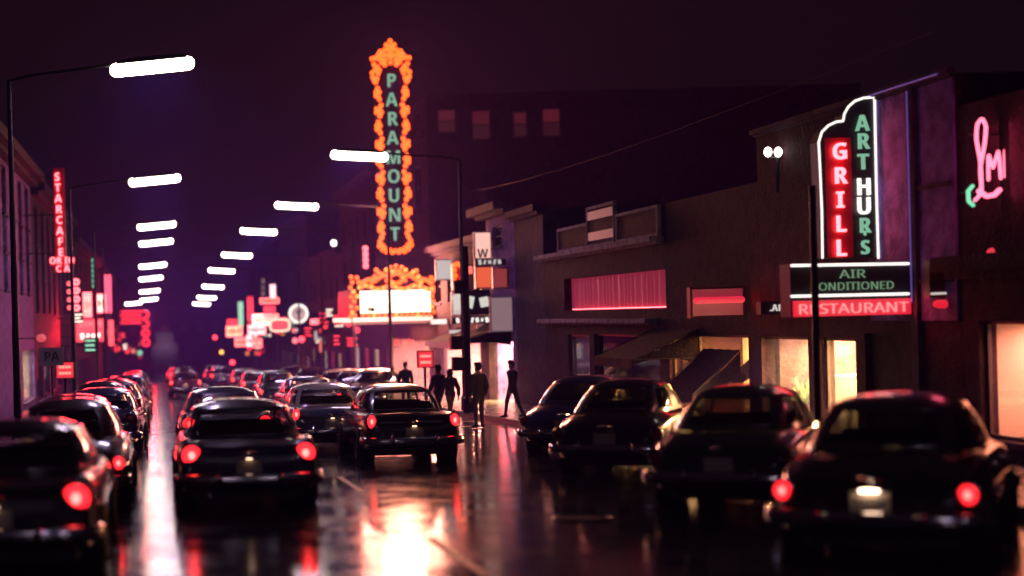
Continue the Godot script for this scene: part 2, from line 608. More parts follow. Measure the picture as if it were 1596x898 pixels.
	var pl := thing("potted_plant", "dark leafy plant in a pot inside the wide restaurant window", "plant", Vector3(x + 0.75, h1[2] - 0.2, -h1[1] + 0.5))
	mb = MB.new()
	mb.rod(Vector3(0, 0, 0), Vector3(0, 0.55, 0), 0.16, 12)
	part(pl, "pot", mb.done(), mats["stone_grey"])
	mb = MB.new()
	for k in 70:
		var dirv := Vector3(rng.randf_range(-1, 1), rng.randf_range(0.1, 1.3), rng.randf_range(-1, 1)).normalized()
		var bs := Basis.looking_at(dirv, Vector3(0.3, 0.5, 0.81))
		mb.box(Vector3(0, 0.7, 0) + dirv * rng.randf_range(0.12, 0.55), Vector3(0.07, 0.008, 0.2), bs)
	part(pl, "leaves", mb.done(), mat("leaf_green", lin(0.03, 0.06, 0.025), 0.6))
	# -- dark shop with awnings
	var ha := hole(1086, 522, 1166, 690, x)
	var hb := hole(1047, 526, 1078, 690, x)
	t = building("awning_shop", "dark brick shop with dark awnings over its warm lit windows", x, 33.4, 39.6, PX(1110, 300, x).y, mats["brick_dark"], [ha, hb])
	room(t, x, ha[0], hb[1], ha[2] - 0.1, ha[3] + 0.1, 1.6, mats["interior_cream"], Color(1.0, 0.66, 0.36), 130.0)
	window_in(t, x, ha, sash, mats["window_glass"], 0)
	window_in(t, x, hb, sash, mats["window_glass"], 0)
	var swag := PackedVector2Array()
	for q in [[1083, 556], [1092, 568], [1106, 577], [1122, 579], [1138, 573], [1152, 560], [1167, 540], [1167, 575], [1152, 590], [1130, 604], [1108, 604], [1090, 596], [1083, 590]]:
		var w := PX(q[0], q[1], x)
		swag.append(Vector2(-w.z, w.y))
	mb = MB.new()
	mb.prism(swag, 0.0, 0.02, Transform3D(Basis(Vector3(0, 0, -1), Vector3.UP, Vector3(1, 0, 0)), Vector3(x + 0.24, 0, 0)))
	world_part(t, "swag_curtain", mb, mats["canvas_dark"])
	awning("black canvas awning sloping out over the crescent of lit shop window", 34.6, 36.9, ha[3] - 0.35, 1.15, 1.0, mats["canvas_dark"])
	awning("long dark awning with rust coloured valance beside the dark storefront", 37.3, 40.6, ha[3] + 0.15, 1.7, 0.75, mats["canvas_dark"], mats["canvas_rust"])
	# -- building with the red curtained window
	var hr := hole(880, 424, 1037, 482, x)
	hr[2] = lerpf(PX(880, 485, x).y, PX(1037, 479, x).y, 0.5)
	hr[3] = lerpf(PX(880, 434, x).y, PX(1037, 420, x).y, 0.5)
	var hs := hole(888, 522, 918, 640, x)
	var hs2 := hole(930, 522, 1028, 690, x)
	var cy := lerpf(PX(866, 402, x).y, PX(1033, 377, x).y, 0.5)
	t = building("curtain_building", "low dark building with red glowing curtain window and white framed roof panels", x, 39.6, 52.3, cy, mats["brick_brown"], [hr, hs, hs2])
	cornice(t, x, 39.7, 52.2, cy, 0.14, 0.4, mats["stone_pale"])
	cornice(t, x, 40.4, 52.1, PX(950, 503, x).y, 0.12, 0.35, mats["stone_pale"], "shop_ledge")
	room(t, x, hs[0], hs[1], hs[2], hs[3], 1.0, mats["stone_grey"], Color(0.95, 0.75, 0.8), 3.0)
	window_in(t, x, hs, sash, mats["window_glass"], 0)
	window_in(t, x, hs2, sash, mats["dark_pane"], 0)
	# curtain of real pleats
	var rows := []
	for j in 2:
		var row := []
		for i in 241:
			var a: float = i / 240.0
			row.append(Vector3(x + 0.30 + 0.045 * sin(a * 150.0 + sin(a * 31.0) * 2.0), [hr[2], hr[3]][j], -lerpf(hr[0], hr[1], a)))
		rows.append(row)
	mb = MB.new()
	mb.grid(rows)
	var cm := glow("backlit_curtain", 0.2, 0.014, 0.036)
	cm.albedo_color = lin(0.6, 0.14, 0.16)
	world_part(t, "curtain", mb, cm)
	mb = MB.new()
	mb.tube([Vector3(x + 0.2, hr[2] + 0.03, -hr[0] - 0.2), Vector3(x + 0.2, hr[2] + 0.03, -hr[1] + 0.3)], 0.015)
	world_part(t, "neon_tube", mb, mats["neon_red"])  # hidden tube added behind the sill to light the pleats from below
	# framed panels standing on the roof edge
	for r in [[876, 352, 922, 392, 0], [922, 318, 964, 378, 1], [968, 326, 1033, 374, 0]]:
		var hh := hole(r[0], r[1], r[2], r[3], x)
		var fr := thing("roof_billboard", ["low empty framed panel standing on the curtain building roof", "taller panel with pale bands at the middle of the curtain building roof", "long empty framed panel on the curtain building roof next to awning shop"][[876, 922, 968].find(r[0])], "billboard", Vector3(x - 0.1, cy + 0.14, -(hh[0] + hh[1]) * 0.5))
		var y0 := cy + 0.143
		var y1: float = hh[3]
		mb = MB.new()
		mb.span(Vector3(x - 0.12, y0 + 0.06, -hh[0] - 0.06), Vector3(x - 0.07, y1 - 0.06, -hh[1] + 0.06))
		world_part(fr, "board", mb, mats["wood_dark"])
		mb = MB.new()
		mb.span(Vector3(x - 0.16, y0, -hh[0]), Vector3(x - 0.05, y1, -hh[0] - 0.1))
		mb.span(Vector3(x - 0.16, y0, -hh[1]), Vector3(x - 0.05, y1, -hh[1] + 0.1))
		mb.span(Vector3(x - 0.16, y0, -hh[0] - 0.1), Vector3(x - 0.05, y0 + 0.09, -hh[1] + 0.1))
		mb.span(Vector3(x - 0.16, y1 - 0.09, -hh[0] - 0.1), Vector3(x - 0.05, y1, -hh[1] + 0.1))
		world_part(fr, "frame", mb, mats["stone_pale"])
		if r[4] == 1:
			for k in 2:
				mb = MB.new()
				var yb: float = [y1 - 0.42, y0 + 0.2][k]
				mb.span(Vector3(x - 0.15, yb, -hh[0] - 0.12), Vector3(x - 0.122, yb + 0.26, -hh[1] + 0.12))
				world_part(fr, "pale_band", mb, mats["sign_white"])
	# -- blank end building
	t = building("blank_building", "blank windowless grey building between the curtain building and the sign crowded shop", x, 52.3, 56.6, PX(822, 330, x).y, mats["stone_grey"], [])
	cornice(t, x, 52.3, 56.6, PX(822, 335, x).y, 0.25, 0.35, mats["stone_grey"])
	# -- shop with the crowd of signs
	var hd := hole(757, 530, 799, 640, x)
	var hu := hole(768, 352, 782, 384, x)
	t = building("corner_shop", "tall narrow shop with heavy cornice above a bright doorway", x, 56.6, 61.5, PX(784, 330, x).y, mats["stucco_mauve"], [hd, hu])
	cornice(t, x, 56.5, 61.6, PX(784, 330, x).y, 0.3, 0.8, mats["stone_grey"])
	room(t, x, hd[0], hd[1], hd[2] - 0.05, hd[3] + 0.05, 1.5, mats["interior_cream"], Color(1, 0.76, 0.5), 420.0)
	window_in(t, x, hd, sash, mats["window_glass"], 0)
	window_in(t, x, hu, sash, mats["dark_pane"])
	var he := hole(690, 528, 748, 640, x)
	t = building("sign_shop", "two storey shop hidden behind a crowd of hanging signs", x, 61.5, 74.6, PX(715, 385, x).y, mats["brick_brown"], [he] + window_rows(x, 62, 74, 4, 1.4, [PX(715, 470, x).y], 1.6))
	room(t, x, he[0], he[1], he[2] - 0.05, he[3] + 0.05, 2.0, mats["interior_cream"], Color(1, 0.62, 0.6), 560.0)
	window_in(t, x, he, sash, mats["window_glass"], 0)
	for w in window_rows(x, 62, 74, 4, 1.4, [PX(715, 470, x).y], 1.6):
		window_in(t, x, w, sash, mats["dark_pane"])
	cornice(t, x, 61.5, 74.6, PX(715, 385, x).y, 0.3, 0.4, mats["stone_grey"])
	awning("dark awning with pale edge over the bright shop doorway", 57.4, 64.0, hd[3] + 0.75, 2.2, 0.8, mats["canvas_dark"], mats["sign_white"])
	# -- theatre
	var hl := hole(606, 528, 668, 640, x)
	var rows_t := window_rows(x, 76, 91, 5, 1.5, [PX(640, 330, x).y, PX(640, 245, x).y], 2.2)
	t = building("theatre_building", "tall theatre block with four dim red windows high on its side wall", x, 74.6, 92.0, PX(660, 150, x).y, mats["brick_dark"], [hl] + rows_t, 22.0)
	room(t, x, hl[0], hl[1], hl[2], hl[3], 3.0, mats["interior_cream"], Color(1, 0.58, 0.55), 700.0)
	window_in(t, x, hl, sash, mats["window_glass"], 0)
	for w in rows_t:
		window_in(t, x, w, sash, mats["dark_pane"])
	for py in [215, 395]:
		cornice(t, x, 74.6, 92.0, PX(660, py, x).y, 0.22, 0.22, mats["stone_grey"], "string_course")
	for q in [[683, 173, 709, 205, 0.45], [736, 174, 763, 216, 0.42], [801, 176, 820, 212, 0.4], [846, 171, 872, 211, 0.55]]:
		var a := P(q[0], q[1], 74.55)
		var b := P(q[2], q[3], 74.55)
		var mbw := MB.new()
		var w0 := minf(a.x, b.x)
		var w1 := maxf(a.x, b.x)
		var y0 := minf(a.y, b.y)
		var y1 := maxf(a.y, b.y)
		for bar in [[w0 - 0.06, w0, y0 - 0.06, y1 + 0.06], [w1, w1 + 0.06, y0 - 0.06, y1 + 0.06], [w0, w1, y1, y1 + 0.06], [w0, w1, y0 - 0.06, y0], [w0, w1, (y0 + y1) * 0.5 - 0.03, (y0 + y1) * 0.5 + 0.03]]:
			mbw.span(Vector3(bar[0], bar[2], -74.6), Vector3(bar[1], bar[3], -74.5))
		var wn := world_part(t, "window", mbw, sash)
		mbw = MB.new()
		mbw.span(Vector3(w0, (y0 + y1) * 0.5 + 0.03, -74.58), Vector3(w1, y1, -74.55))
		world_part(wn, "pane", mbw, glow("dim_red_window_%d" % q[0], q[4] * 0.16, q[4] * 0.008, q[4] * 0.012))
		mbw = MB.new()
		mbw.span(Vector3(w0, y0, -74.58), Vector3(w1, (y0 + y1) * 0.5 - 0.03, -74.55))
		world_part(wn, "pane", mbw, glow("dimmer_red_window_%d" % q[0], q[4] * 0.05, q[4] * 0.003, q[4] * 0.006))
	# -- farther along
	var far := [["striped_cornice_block", "tall dark block with striped cornice next to the theatre", 92.0, 112.0, 552, 292, "brick_dark", 5, 3], ["low_roof_block", "lower dark block with a small white roof lamp past the theatre", 112.0, 138.0, 505, 402, "brick_brown", 6, 2], ["clock_block", "dark four storey block behind the round clock sign", 138.0, 172.0, 452, 352, "stone_grey", 7, 3], ["last_block", "farthest dark block across the road near the cluster of bright signs", 172.0, 235.0, 412, 385, "brick_dark", 9, 3]]
	for f in far:
		var topy: float = PX(f[4], f[5], x).y
		var ys := []
		for k in int(f[8]):
			ys.append(gy(f[3]) + 4.6 + k * (topy - gy(f[3]) - 5.4) / float(f[8]))
		var ws := window_rows(x, f[2] + 0.6, f[3] - 0.6, f[7], 1.5, ys, 1.7)
		var shops := window_rows(x, f[2] + 0.5, f[3] - 0.5, int((f[3] - f[2]) / 4.5), 3.2, [gy(f[3]) + 0.9], 2.1)
		t = building(f[0], f[1], x, f[2], f[3], topy, mats[f[6]], ws + shops)
		lit_shops(t, x, shops, sash)
		for w in ws:
			window_in(t, x, w, sash, mats["dark_pane"])
		cornice(t, x, f[2], f[3], topy, 0.35, 0.5, mats["stone_grey"])
	var fl := thing("roof_floodlight", "pair of small white floodlights on a post above the awning shop roof", "floodlight", P(1212, 300, 32.0))
	mb = MB.new()
	mb.rod(P(1212, 300, 32.0), P(1212, 240, 32.0), 0.04).rod(P(1197, 246, 32.0), P(1214, 246, 32.0), 0.03)
	world_part(fl, "post", mb, mats["dark_metal"])
	for px in [1197, 1213]:
		mb = MB.new()
		mb.ball(P(px, 237, 31.9), Vector3(0.085, 0.11, 0.085), 12)
		world_part(fl, "lamp", mb, mats["bulb_white"])
	var rl := thing("roof_lamp", "small white lamp on a roof past the theatre", "lamp", P(519, 402, 118.0))
	mb = MB.new()
	mb.rod(P(519, 402, 118.0), P(520, 380, 118.0), 0.05)
	world_part(rl, "post", mb, mats["dark_metal"])
	mb = MB.new()
	mb.ball(P(520, 379, 118.0), Vector3(0.22, 0.25, 0.22), 12)
	world_part(rl, "globe", mb, mats["bulb_white"])
func display_shelf(label: String, at: Vector3, wide: float, levels: int) -> void:
	var t := thing("display_shelf", label, "shelf", at)
	var tones := [[0.25, 0.05, 0.04], [0.05, 0.09, 0.06], [0.35, 0.3, 0.2], [0.06, 0.05, 0.09], [0.4, 0.16, 0.08]]
	for k in levels:
		part(t, "board", MB.new().box(Vector3(0, k * 0.42, 0), Vector3(0.25, 0.03, wide)).done(), mats["wood_dark"])
		for i in int(wide / 0.22):
			if rng.randf() < 0.25:
				continue
			var q: Array = tones[rng.randi() % 5]
			var hh := rng.randf_range(0.14, 0.32)
			var z := -wide * 0.5 + 0.12 + i * 0.22
			var mb := MB.new()
			if rng.randf() < 0.5:
				mb.rod(Vector3(0, k * 0.42 + 0.015, z), Vector3(0, k * 0.42 + 0.015 + hh * 0.7, z), 0.05, 10).rod(Vector3(0, k * 0.42 + hh * 0.7, z), Vector3(0, k * 0.42 + hh + 0.05, z), 0.018, 8)
				part(t, "bottle", mb.done(), mat("ware_%.2f" % q[0], lin(q[0], q[1], q[2]), 0.3))
			else:
				mb.box(Vector3(0, k * 0.42 + 0.016 + hh * 0.5, z), Vector3(0.14, hh, 0.15))
				part(t, "package", mb.done(), mat("ware_%.2f" % q[0], lin(q[0], q[1], q[2]), 0.3))
func lit_shops(t: Node3D, x: float, shops: Array, sash: Material) -> void:      # far shop windows: lit backdrops behind glass
	var tones := [["shop_warm", 1.6, 0.95, 0.5], ["shop_pink", 1.3, 0.32, 0.35], ["shop_white", 1.5, 1.3, 1.15], ["shop_red", 1.2, 0.07, 0.1]]
	for i in shops.size():
		if i % 5 == 3:
			window_in(t, x, shops[i], sash, mats["dark_pane"], 0)
			continue
		var q: Array = tones[(i * 7 + int(t.position.x)) % 4]
		window_in(t, x, shops[i], sash, mats["window_glass"], 0, glow(q[0], q[1], q[2], q[3]), 0.55 + 0.1 * (i % 4))
func awning(label: String, d0: float, d1: float, y: float, out: float, drop: float, canvas: Material, valance: Material = null) -> void:
	var t := thing("awning", label, "awning", Vector3(XR - out * 0.5, y - drop, -(d0 + d1) * 0.5))
	var mb := MB.new()
	var rows := []
	for j in 5:
		var a := j / 4.0
		var row := []
		for i in 13:
			row.append(Vector3(XR - 0.01 - out * a, y - drop * a - 0.05 * sin(a * PI) + 0.012 * sin(i * 2.1), -lerpf(d0, d1, i / 12.0)))
		rows.append(row)
	mb.grid(rows)
	world_part(t, "canvas", mb, canvas)
	mb = MB.new()
	var v := []
	for j in 2:
		var row := []
		for i in 49:
			row.append(Vector3(XR - 0.01 - out - 0.01 * j, y - drop - (0.0 if j == 0 else 0.2 + 0.05 * absf(sin(i * PI / 4.0))), -lerpf(d0, d1, i / 48.0)))
		v.append(row)
	mb.grid(v)
	world_part(t, "valance", mb, valance if valance else canvas)
	for d in [d0, d1]:
		var cheek := PackedVector2Array([Vector2(XR - 0.02, y - 0.02)])
		for i in 9:
			var a := i / 8.0
			cheek.append(Vector2(XR - 0.02 - out * a, y - drop * a - 0.03 - 0.05 * sin(a * PI)))
		for i in 9:
			var a := 1.0 - i / 8.0
			cheek.append(Vector2(XR - 0.02 - out * a, y - drop - 0.14 + 0.16 * sin(a * PI)))
		mb = MB.new()
		mb.prism(cheek, -d - 0.012, -d + 0.0)
		world_part(t, "side_panel", mb, canvas)
	for d in [d0, d1]:
		mb = MB.new()
		mb.tube([Vector3(XR - 0.02, y - drop, -d), Vector3(XR - out, y - drop, -d), Vector3(XR - 0.02, y, -d)], 0.015)
		world_part(t, "frame", mb, mats["dark_metal"])

func build_left_row() -> void:
	var x := XL
	var sash: Material = mats["window_frame_dark"]
	var rows := [["side_block", "dark block beside the tall bare pole with pale lit windows", 40.0, 70.0, 8, 246, "stucco_mauve", 9, 3], ["bay_block", "purple grey block with stepped cornice behind the star sign", 70.0, 98.0, 50, 300, "stone_grey", 7, 3], ["drug_block", "dark block behind the cluster of red signs", 98.0, 140.0, 100, 372, "brick_brown", 8, 3], ["end_block", "farthest dark block on the parked side of the street", 140.0, 235.0, 150, 420, "brick_dark", 10, 3]]
	for f in rows:
		var topy: float = PX(f[4], f[5], x).y
		var ys := []
		for k in int(f[8]):
			ys.append(gy(f[3]) + 5.4 + k * (topy - gy(f[3]) - 6.2) / float(f[8]))
		var ws := window_rows(x, f[2] + 0.6, f[3] - 0.6, f[7], 1.6, ys, 1.9)
		var shop := []
		if f[0] == "side_block":
			shop = [hole(37, 545, 53, 625, x)]
			shop[0][1] = 69.6
		var shops := [] if f[0] == "side_block" else window_rows(x, f[2] + 0.5, f[3] - 0.5, int((f[3] - f[2]) / 4.5), 3.2, [gy(f[3]) + 1.1], 2.1)
		var t := building(f[0], f[1], x, f[2], f[3], topy, mats[f[6]], ws + shop + shops)
		lit_shops(t, x, shops, sash)
		var n := 0
		for w in ws:
			n += 1
			var lit: bool = f[0] == "side_block" and w[0] > 56.0 and w[0] < 66.0 and n > 5 and n < 17
			window_in(t, x, w, sash, mats["window_glass"] if lit else mats["dark_pane"], 1, glow("lit_blind", 1.1, 0.95, 0.82) if lit else null, 0.7)
		for s in shop:
			room(t, x, s[0], s[1], s[2], s[3], 1.2, mats["interior_cream"], Color(1, 0.9, 0.72), 60.0)
			window_in(t, x, s, sash, mats["window_glass"], 0)
		cornice(t, x, f[2], f[3], topy, 0.4, 0.7, mats["stone_grey"])

func build_far_end() -> void:
	var c := P(257, 560, 255.0)
	var t := thing("white_tower", "floodlit white tower standing at the far end of the street", "tower", Vector3(c.x, gy(255.0), -255.0))
	var k := 255.0 / F
	var mb := MB.new()
	mb.box(Vector3(0, 2.5, 0), Vector3(4.6, 5.0, 4.0)).box(Vector3(0, 6.0, 0), Vector3(3.2, 2.4, 3.0))
	part(t, "base", mb.done(), mats["stone_grey"])
	mb = MB.new()
	var y := P(257, 536, 255.0).y - t.position.y
	mb.box(Vector3(0, y + 0.6, 0), Vector3(14 * k, 1.5, 1.4)).box(Vector3(0, y + 2.1, 0), Vector3(10 * k, 1.5, 1.1))
	part(t, "lantern", mb.done(), mat("white_stone", lin(0.78, 0.77, 0.74), 0.8))
	part(t, "floodlight", MB.new().box(Vector3(0, y - 0.6, 5.0), Vector3(0.6, 0.3, 0.3)).rod(Vector3(0, y - 0.6, 5.0), Vector3(0, y - 0.9, 1.6), 0.05).done(), mats["dark_metal"])
	area_light(t, Vector3(0, y - 0.4, 4.8), Vector2(0.6, 0.3), Color(1, 0.97, 0.9), 22.0, Vector3(0, 0.42, -1).normalized())
	mb = MB.new()
	mb.ball(Vector3(0, y + 2.9, 0), Vector3(0.5, 0.4, 0.5))
	part(t, "dome", mb.done(), mats["stone_pale"])
	var a := thing("cross_block", "dark wide building that closes the street in the distance", "building", Vector3(-20, gy(290.0), -300.0))
	mb = MB.new()
	mb.box(Vector3(0, 6, 0), Vector3(120, 13, 12))
	part(a, "wall", mb.done(), mats["brick_dark"])
	mb = MB.new()
	mb.box(Vector3(0, 12.7, 6.2), Vector3(120, 0.5, 0.4))
	part(a, "cornice", mb.done(), mats["stone_grey"])
	for i in 24:
		mb = MB.new()
		mb.box(Vector3(-34 + i * 3.4, 8.5, 6.03), Vector3(1.4, 2.0, 0.05))
		part(a, "window", mb.done(), mats["window_frame_dark"])

# ====================================================================== street lamps
func build_street_lamps() -> void:
	var left := [[237, 104, 66.4], [241, 281, 40.7], [244, 352, 30.4], [243, 378, 26.7], [238, 414, 21.4], [235, 434, 18.5], [233, 454, 15.7], [232, 467, 13.8], [208, 473, 12.9], [0, 0, 9.0]]
	var right := [[560, 243, 45.0], [462, 321, 34.0], [403, 361, 28.6], [369, 398, 23.8], [345, 422, 20.3], [332, 447, 16.9], [322, 464, 14.6], [314, 474, 13.4], [0, 0, 14.0]]
	var where := [["over the maroon kerb sedan", "beside the star sign pole", "", "", "", "", "", "", "at the end of the row, set out from the others", ""], ["crossing in front of the tall theatre sign", "before the striped cornice block", "", "", "", "", "", "", ""]]
	for side in 2:
		var at_lamp := -1
		for l in [left, right][side]:
			at_lamp += 1
			var d: float = -l[2] if l[0] == 0 else F / l[2]      # the rows go on past and behind the camera
			var c := P(l[0], l[1], d)
			if l[0] == 0:
				c = Vector3([-0.15, 6.5][side], gy(d) + 9.0, -d)
			var px: float = minf(-3.5, c.x - 3.0) if side == 0 else maxf(CURB_R + 0.35, c.x + 3.0)
			var sg := 1.0 if side == 0 else -1.0
			var foot := Vector3(px, gy(d) + 0.13, -d)
			var t := thing("street_lamp", ["long white fluorescent street lamp on a dark pole along the parallel parked cars", "long white fluorescent street lamp on a dark pole along the theatre side pavement"][side] if where[side][at_lamp] == "" else "long white fluorescent street lamp " + where[side][at_lamp], "street lamp", foot, ["lamps along the parked side", "lamps along the theatre side"][side])
			var top := c.y - foot.y - 0.25
			var mb := MB.new()
			for i in 6:
				mb.rod(Vector3(0, top * i / 6.0, 0), Vector3(0, top * (i + 1) / 6.0, 0), 0.095 - i * 0.008, 10)
			mb.rod(Vector3(0, 0, 0), Vector3(0, 0.5, 0), 0.15, 12)
			part(t, "pole", mb.done(), mats["dark_metal"])
			mb = MB.new()
			var reach := absf(c.x - px)
			var tilt := 0.072
			mb.tube([Vector3(0, top, 0), Vector3(sg * 0.5, top + 0.12, 0), Vector3(sg * (reach + 0.7), top + 0.42 + tilt * 0.7, 0)], 0.035)
			part(t, "arm", mb.done(), mats["dark_metal"])
			var lb := Basis(Vector3.BACK, sg * tilt)
			var lc := c - foot
			mb = MB.new()
			mb.box(Vector3(0, 0.16, 0), Vector3(1.64, 0.08, 0.32)).box(Vector3(0, 0.21, 0), Vector3(1.2, 0.06, 0.16))
			var hd := part(t, "housing", mb.done(), mats["dark_metal"], lc, lb)
			mb = MB.new()
			mb.rod(Vector3(-0.84, 0, 0), Vector3(0.84, 0, 0), 0.165, 14).ball(Vector3(-0.84, 0, 0), Vector3(0.165, 0.165, 0.165), 14).ball(Vector3(0.84, 0, 0), Vector3(0.165, 0.165, 0.165), 14)
			part(hd, "lamp_lens", mb.done(), mats["lamp_tube"])
			area_light(t, lc + Vector3(0, -0.2, 0), Vector2(1.8, 0.34), Color(0.80, 0.62, 1.0), 15.0, Vector3.DOWN)

# ====================================================================== signs
func panel(called: String, label: String, x0: float, y0: float, x1: float, y1: float, d: float, face: Material, frame: Material, words := [], group := "", bracket := true, deep := 0.22) -> Node3D:
	# a sign box seen face on between two pixels; words: [text, pixel x, pixel y, pixel cap height, material]
	if P(x1, y0, d).x > XR - 0.05:
		d = (XR - 0.05) / P(x1, y0, 1.0).x
	var k := d / F
	var c := P((x0 + x1) * 0.5, (y0 + y1) * 0.5, d)
	var w := (x1 - x0) * k
	var hgt := (y1 - y0) * k
	var t := thing(called, label, "sign", Vector3(c.x, c.y - hgt * 0.5, c.z), group)
	var mb := MB.new()
	mb.box(Vector3(0, hgt * 0.5, -deep * 0.5), Vector3(w, hgt, deep))
	part(t, "cabinet", mb.done(), frame)
	mb = MB.new()
	var e := minf(0.05, minf(w, hgt) * 0.1)
	mb.box(Vector3(0, hgt * 0.5, 0.008), Vector3(w - e * 2, hgt - e * 2, 0.012))
	part(t, "face", mb.done(), face)
	for q in words:
		var p := P(q[1], q[2], d) - t.position
		if q[0].begins_with("#"):      # a row of strokes too blurred in the photograph to read
			var nb: int = q[0].length()
			for i in nb:
				mb = MB.new()
				mb.box(Vector3(p.x + (i - (nb - 1) * 0.5) * q[3] * k * 0.95, p.y, 0.03), Vector3(q[3] * k * (0.62 if i % 2 == 0 else 0.4), q[3] * k * (1.0 - 0.15 * (i % 3)), 0.02), Basis(Vector3.BACK, 0.18 if i % 2 == 0 else -0.22))
				part(t, "letter_stroke", mb.done(), q[4])
		else:
			part(t, "lettering", text_mesh(q[0], q[3] * k), q[4], Vector3(p.x, p.y, 0.045))
	if words.is_empty() and d > 80.0 and w > 0.5 and face.emission.g > 0.3:
		var n_rows := clampi(int(hgt / 0.75), 1, 4)
		for j in n_rows:
			for i in clampi(int(w / 0.32), 2, 6):
				mb = MB.new()
				var cols := clampi(int(w / 0.32), 2, 6)
				mb.box(Vector3((i - (cols - 1) * 0.5) * w * 0.84 / cols, hgt * (j + 0.5) / n_rows, 0.03), Vector3(w * 0.5 / cols, hgt * (0.3 + 0.12 * ((i + j) % 3)) / n_rows, 0.02))
				part(t, "letter_stroke", mb.done(), mats["sign_red"] if face.emission.g > 0.5 else glow("far_letters", 3.0, 1.1, 0.9))
		mb = MB.new()
		mb.tube([Vector3(-w * 0.47, hgt * 0.04, 0.03), Vector3(w * 0.47, hgt * 0.04, 0.03), Vector3(w * 0.47, hgt * 0.96, 0.03), Vector3(-w * 0.47, hgt * 0.96, 0.03), Vector3(-w * 0.47, hgt * 0.04, 0.03)], 0.05, 6)
		part(t, "border_tube", mb.done(), mats["neon_red"])
	if bracket:
		var wall := XR if c.x > 3.0 else XL
		mb = MB.new()
		for yy in [0.25, 0.75]:
			mb.rod(Vector3(signf(wall) * w * 0.4, hgt * yy, -deep * 0.6), Vector3(wall - c.x, hgt * yy, -deep * 0.6), 0.025)
		part(t, "bracket", mb.done(), mats["dark_metal"])
	return t
func neon_column(called: String, label: String, x: float, y0: float, y1: float, d: float, wpx: float, tube_m: Material, blobs := 0) -> Node3D:
	var t := panel(called, label, x - wpx * 0.5, y0, x + wpx * 0.5, y1, d, mats["sign_dark"], mats["sign_dark"])
	var k := d / F
	var hgt := (y1 - y0) * k
	var w := wpx * k
	if blobs > 0:
		for i in blobs:
			var mb := MB.new()
			var y := hgt * (i + 0.5) / blobs
			mb.ring(Vector3(0, y, 0.06), minf(w * 0.27, hgt / blobs * 0.34), w * 0.11, Basis(Vector3.RIGHT, PI / 2))
			part(t, "neon_loop", mb.done(), tube_m)
	else:
		for s in [-1, 1]:
			var mb := MB.new()
			mb.tube([Vector3(s * w * 0.2, hgt * 0.04, 0.06), Vector3(s * w * 0.2, hgt * 0.96, 0.06)], w * 0.17)
			part(t, "neon_tube", mb.done(), tube_m)
	return t

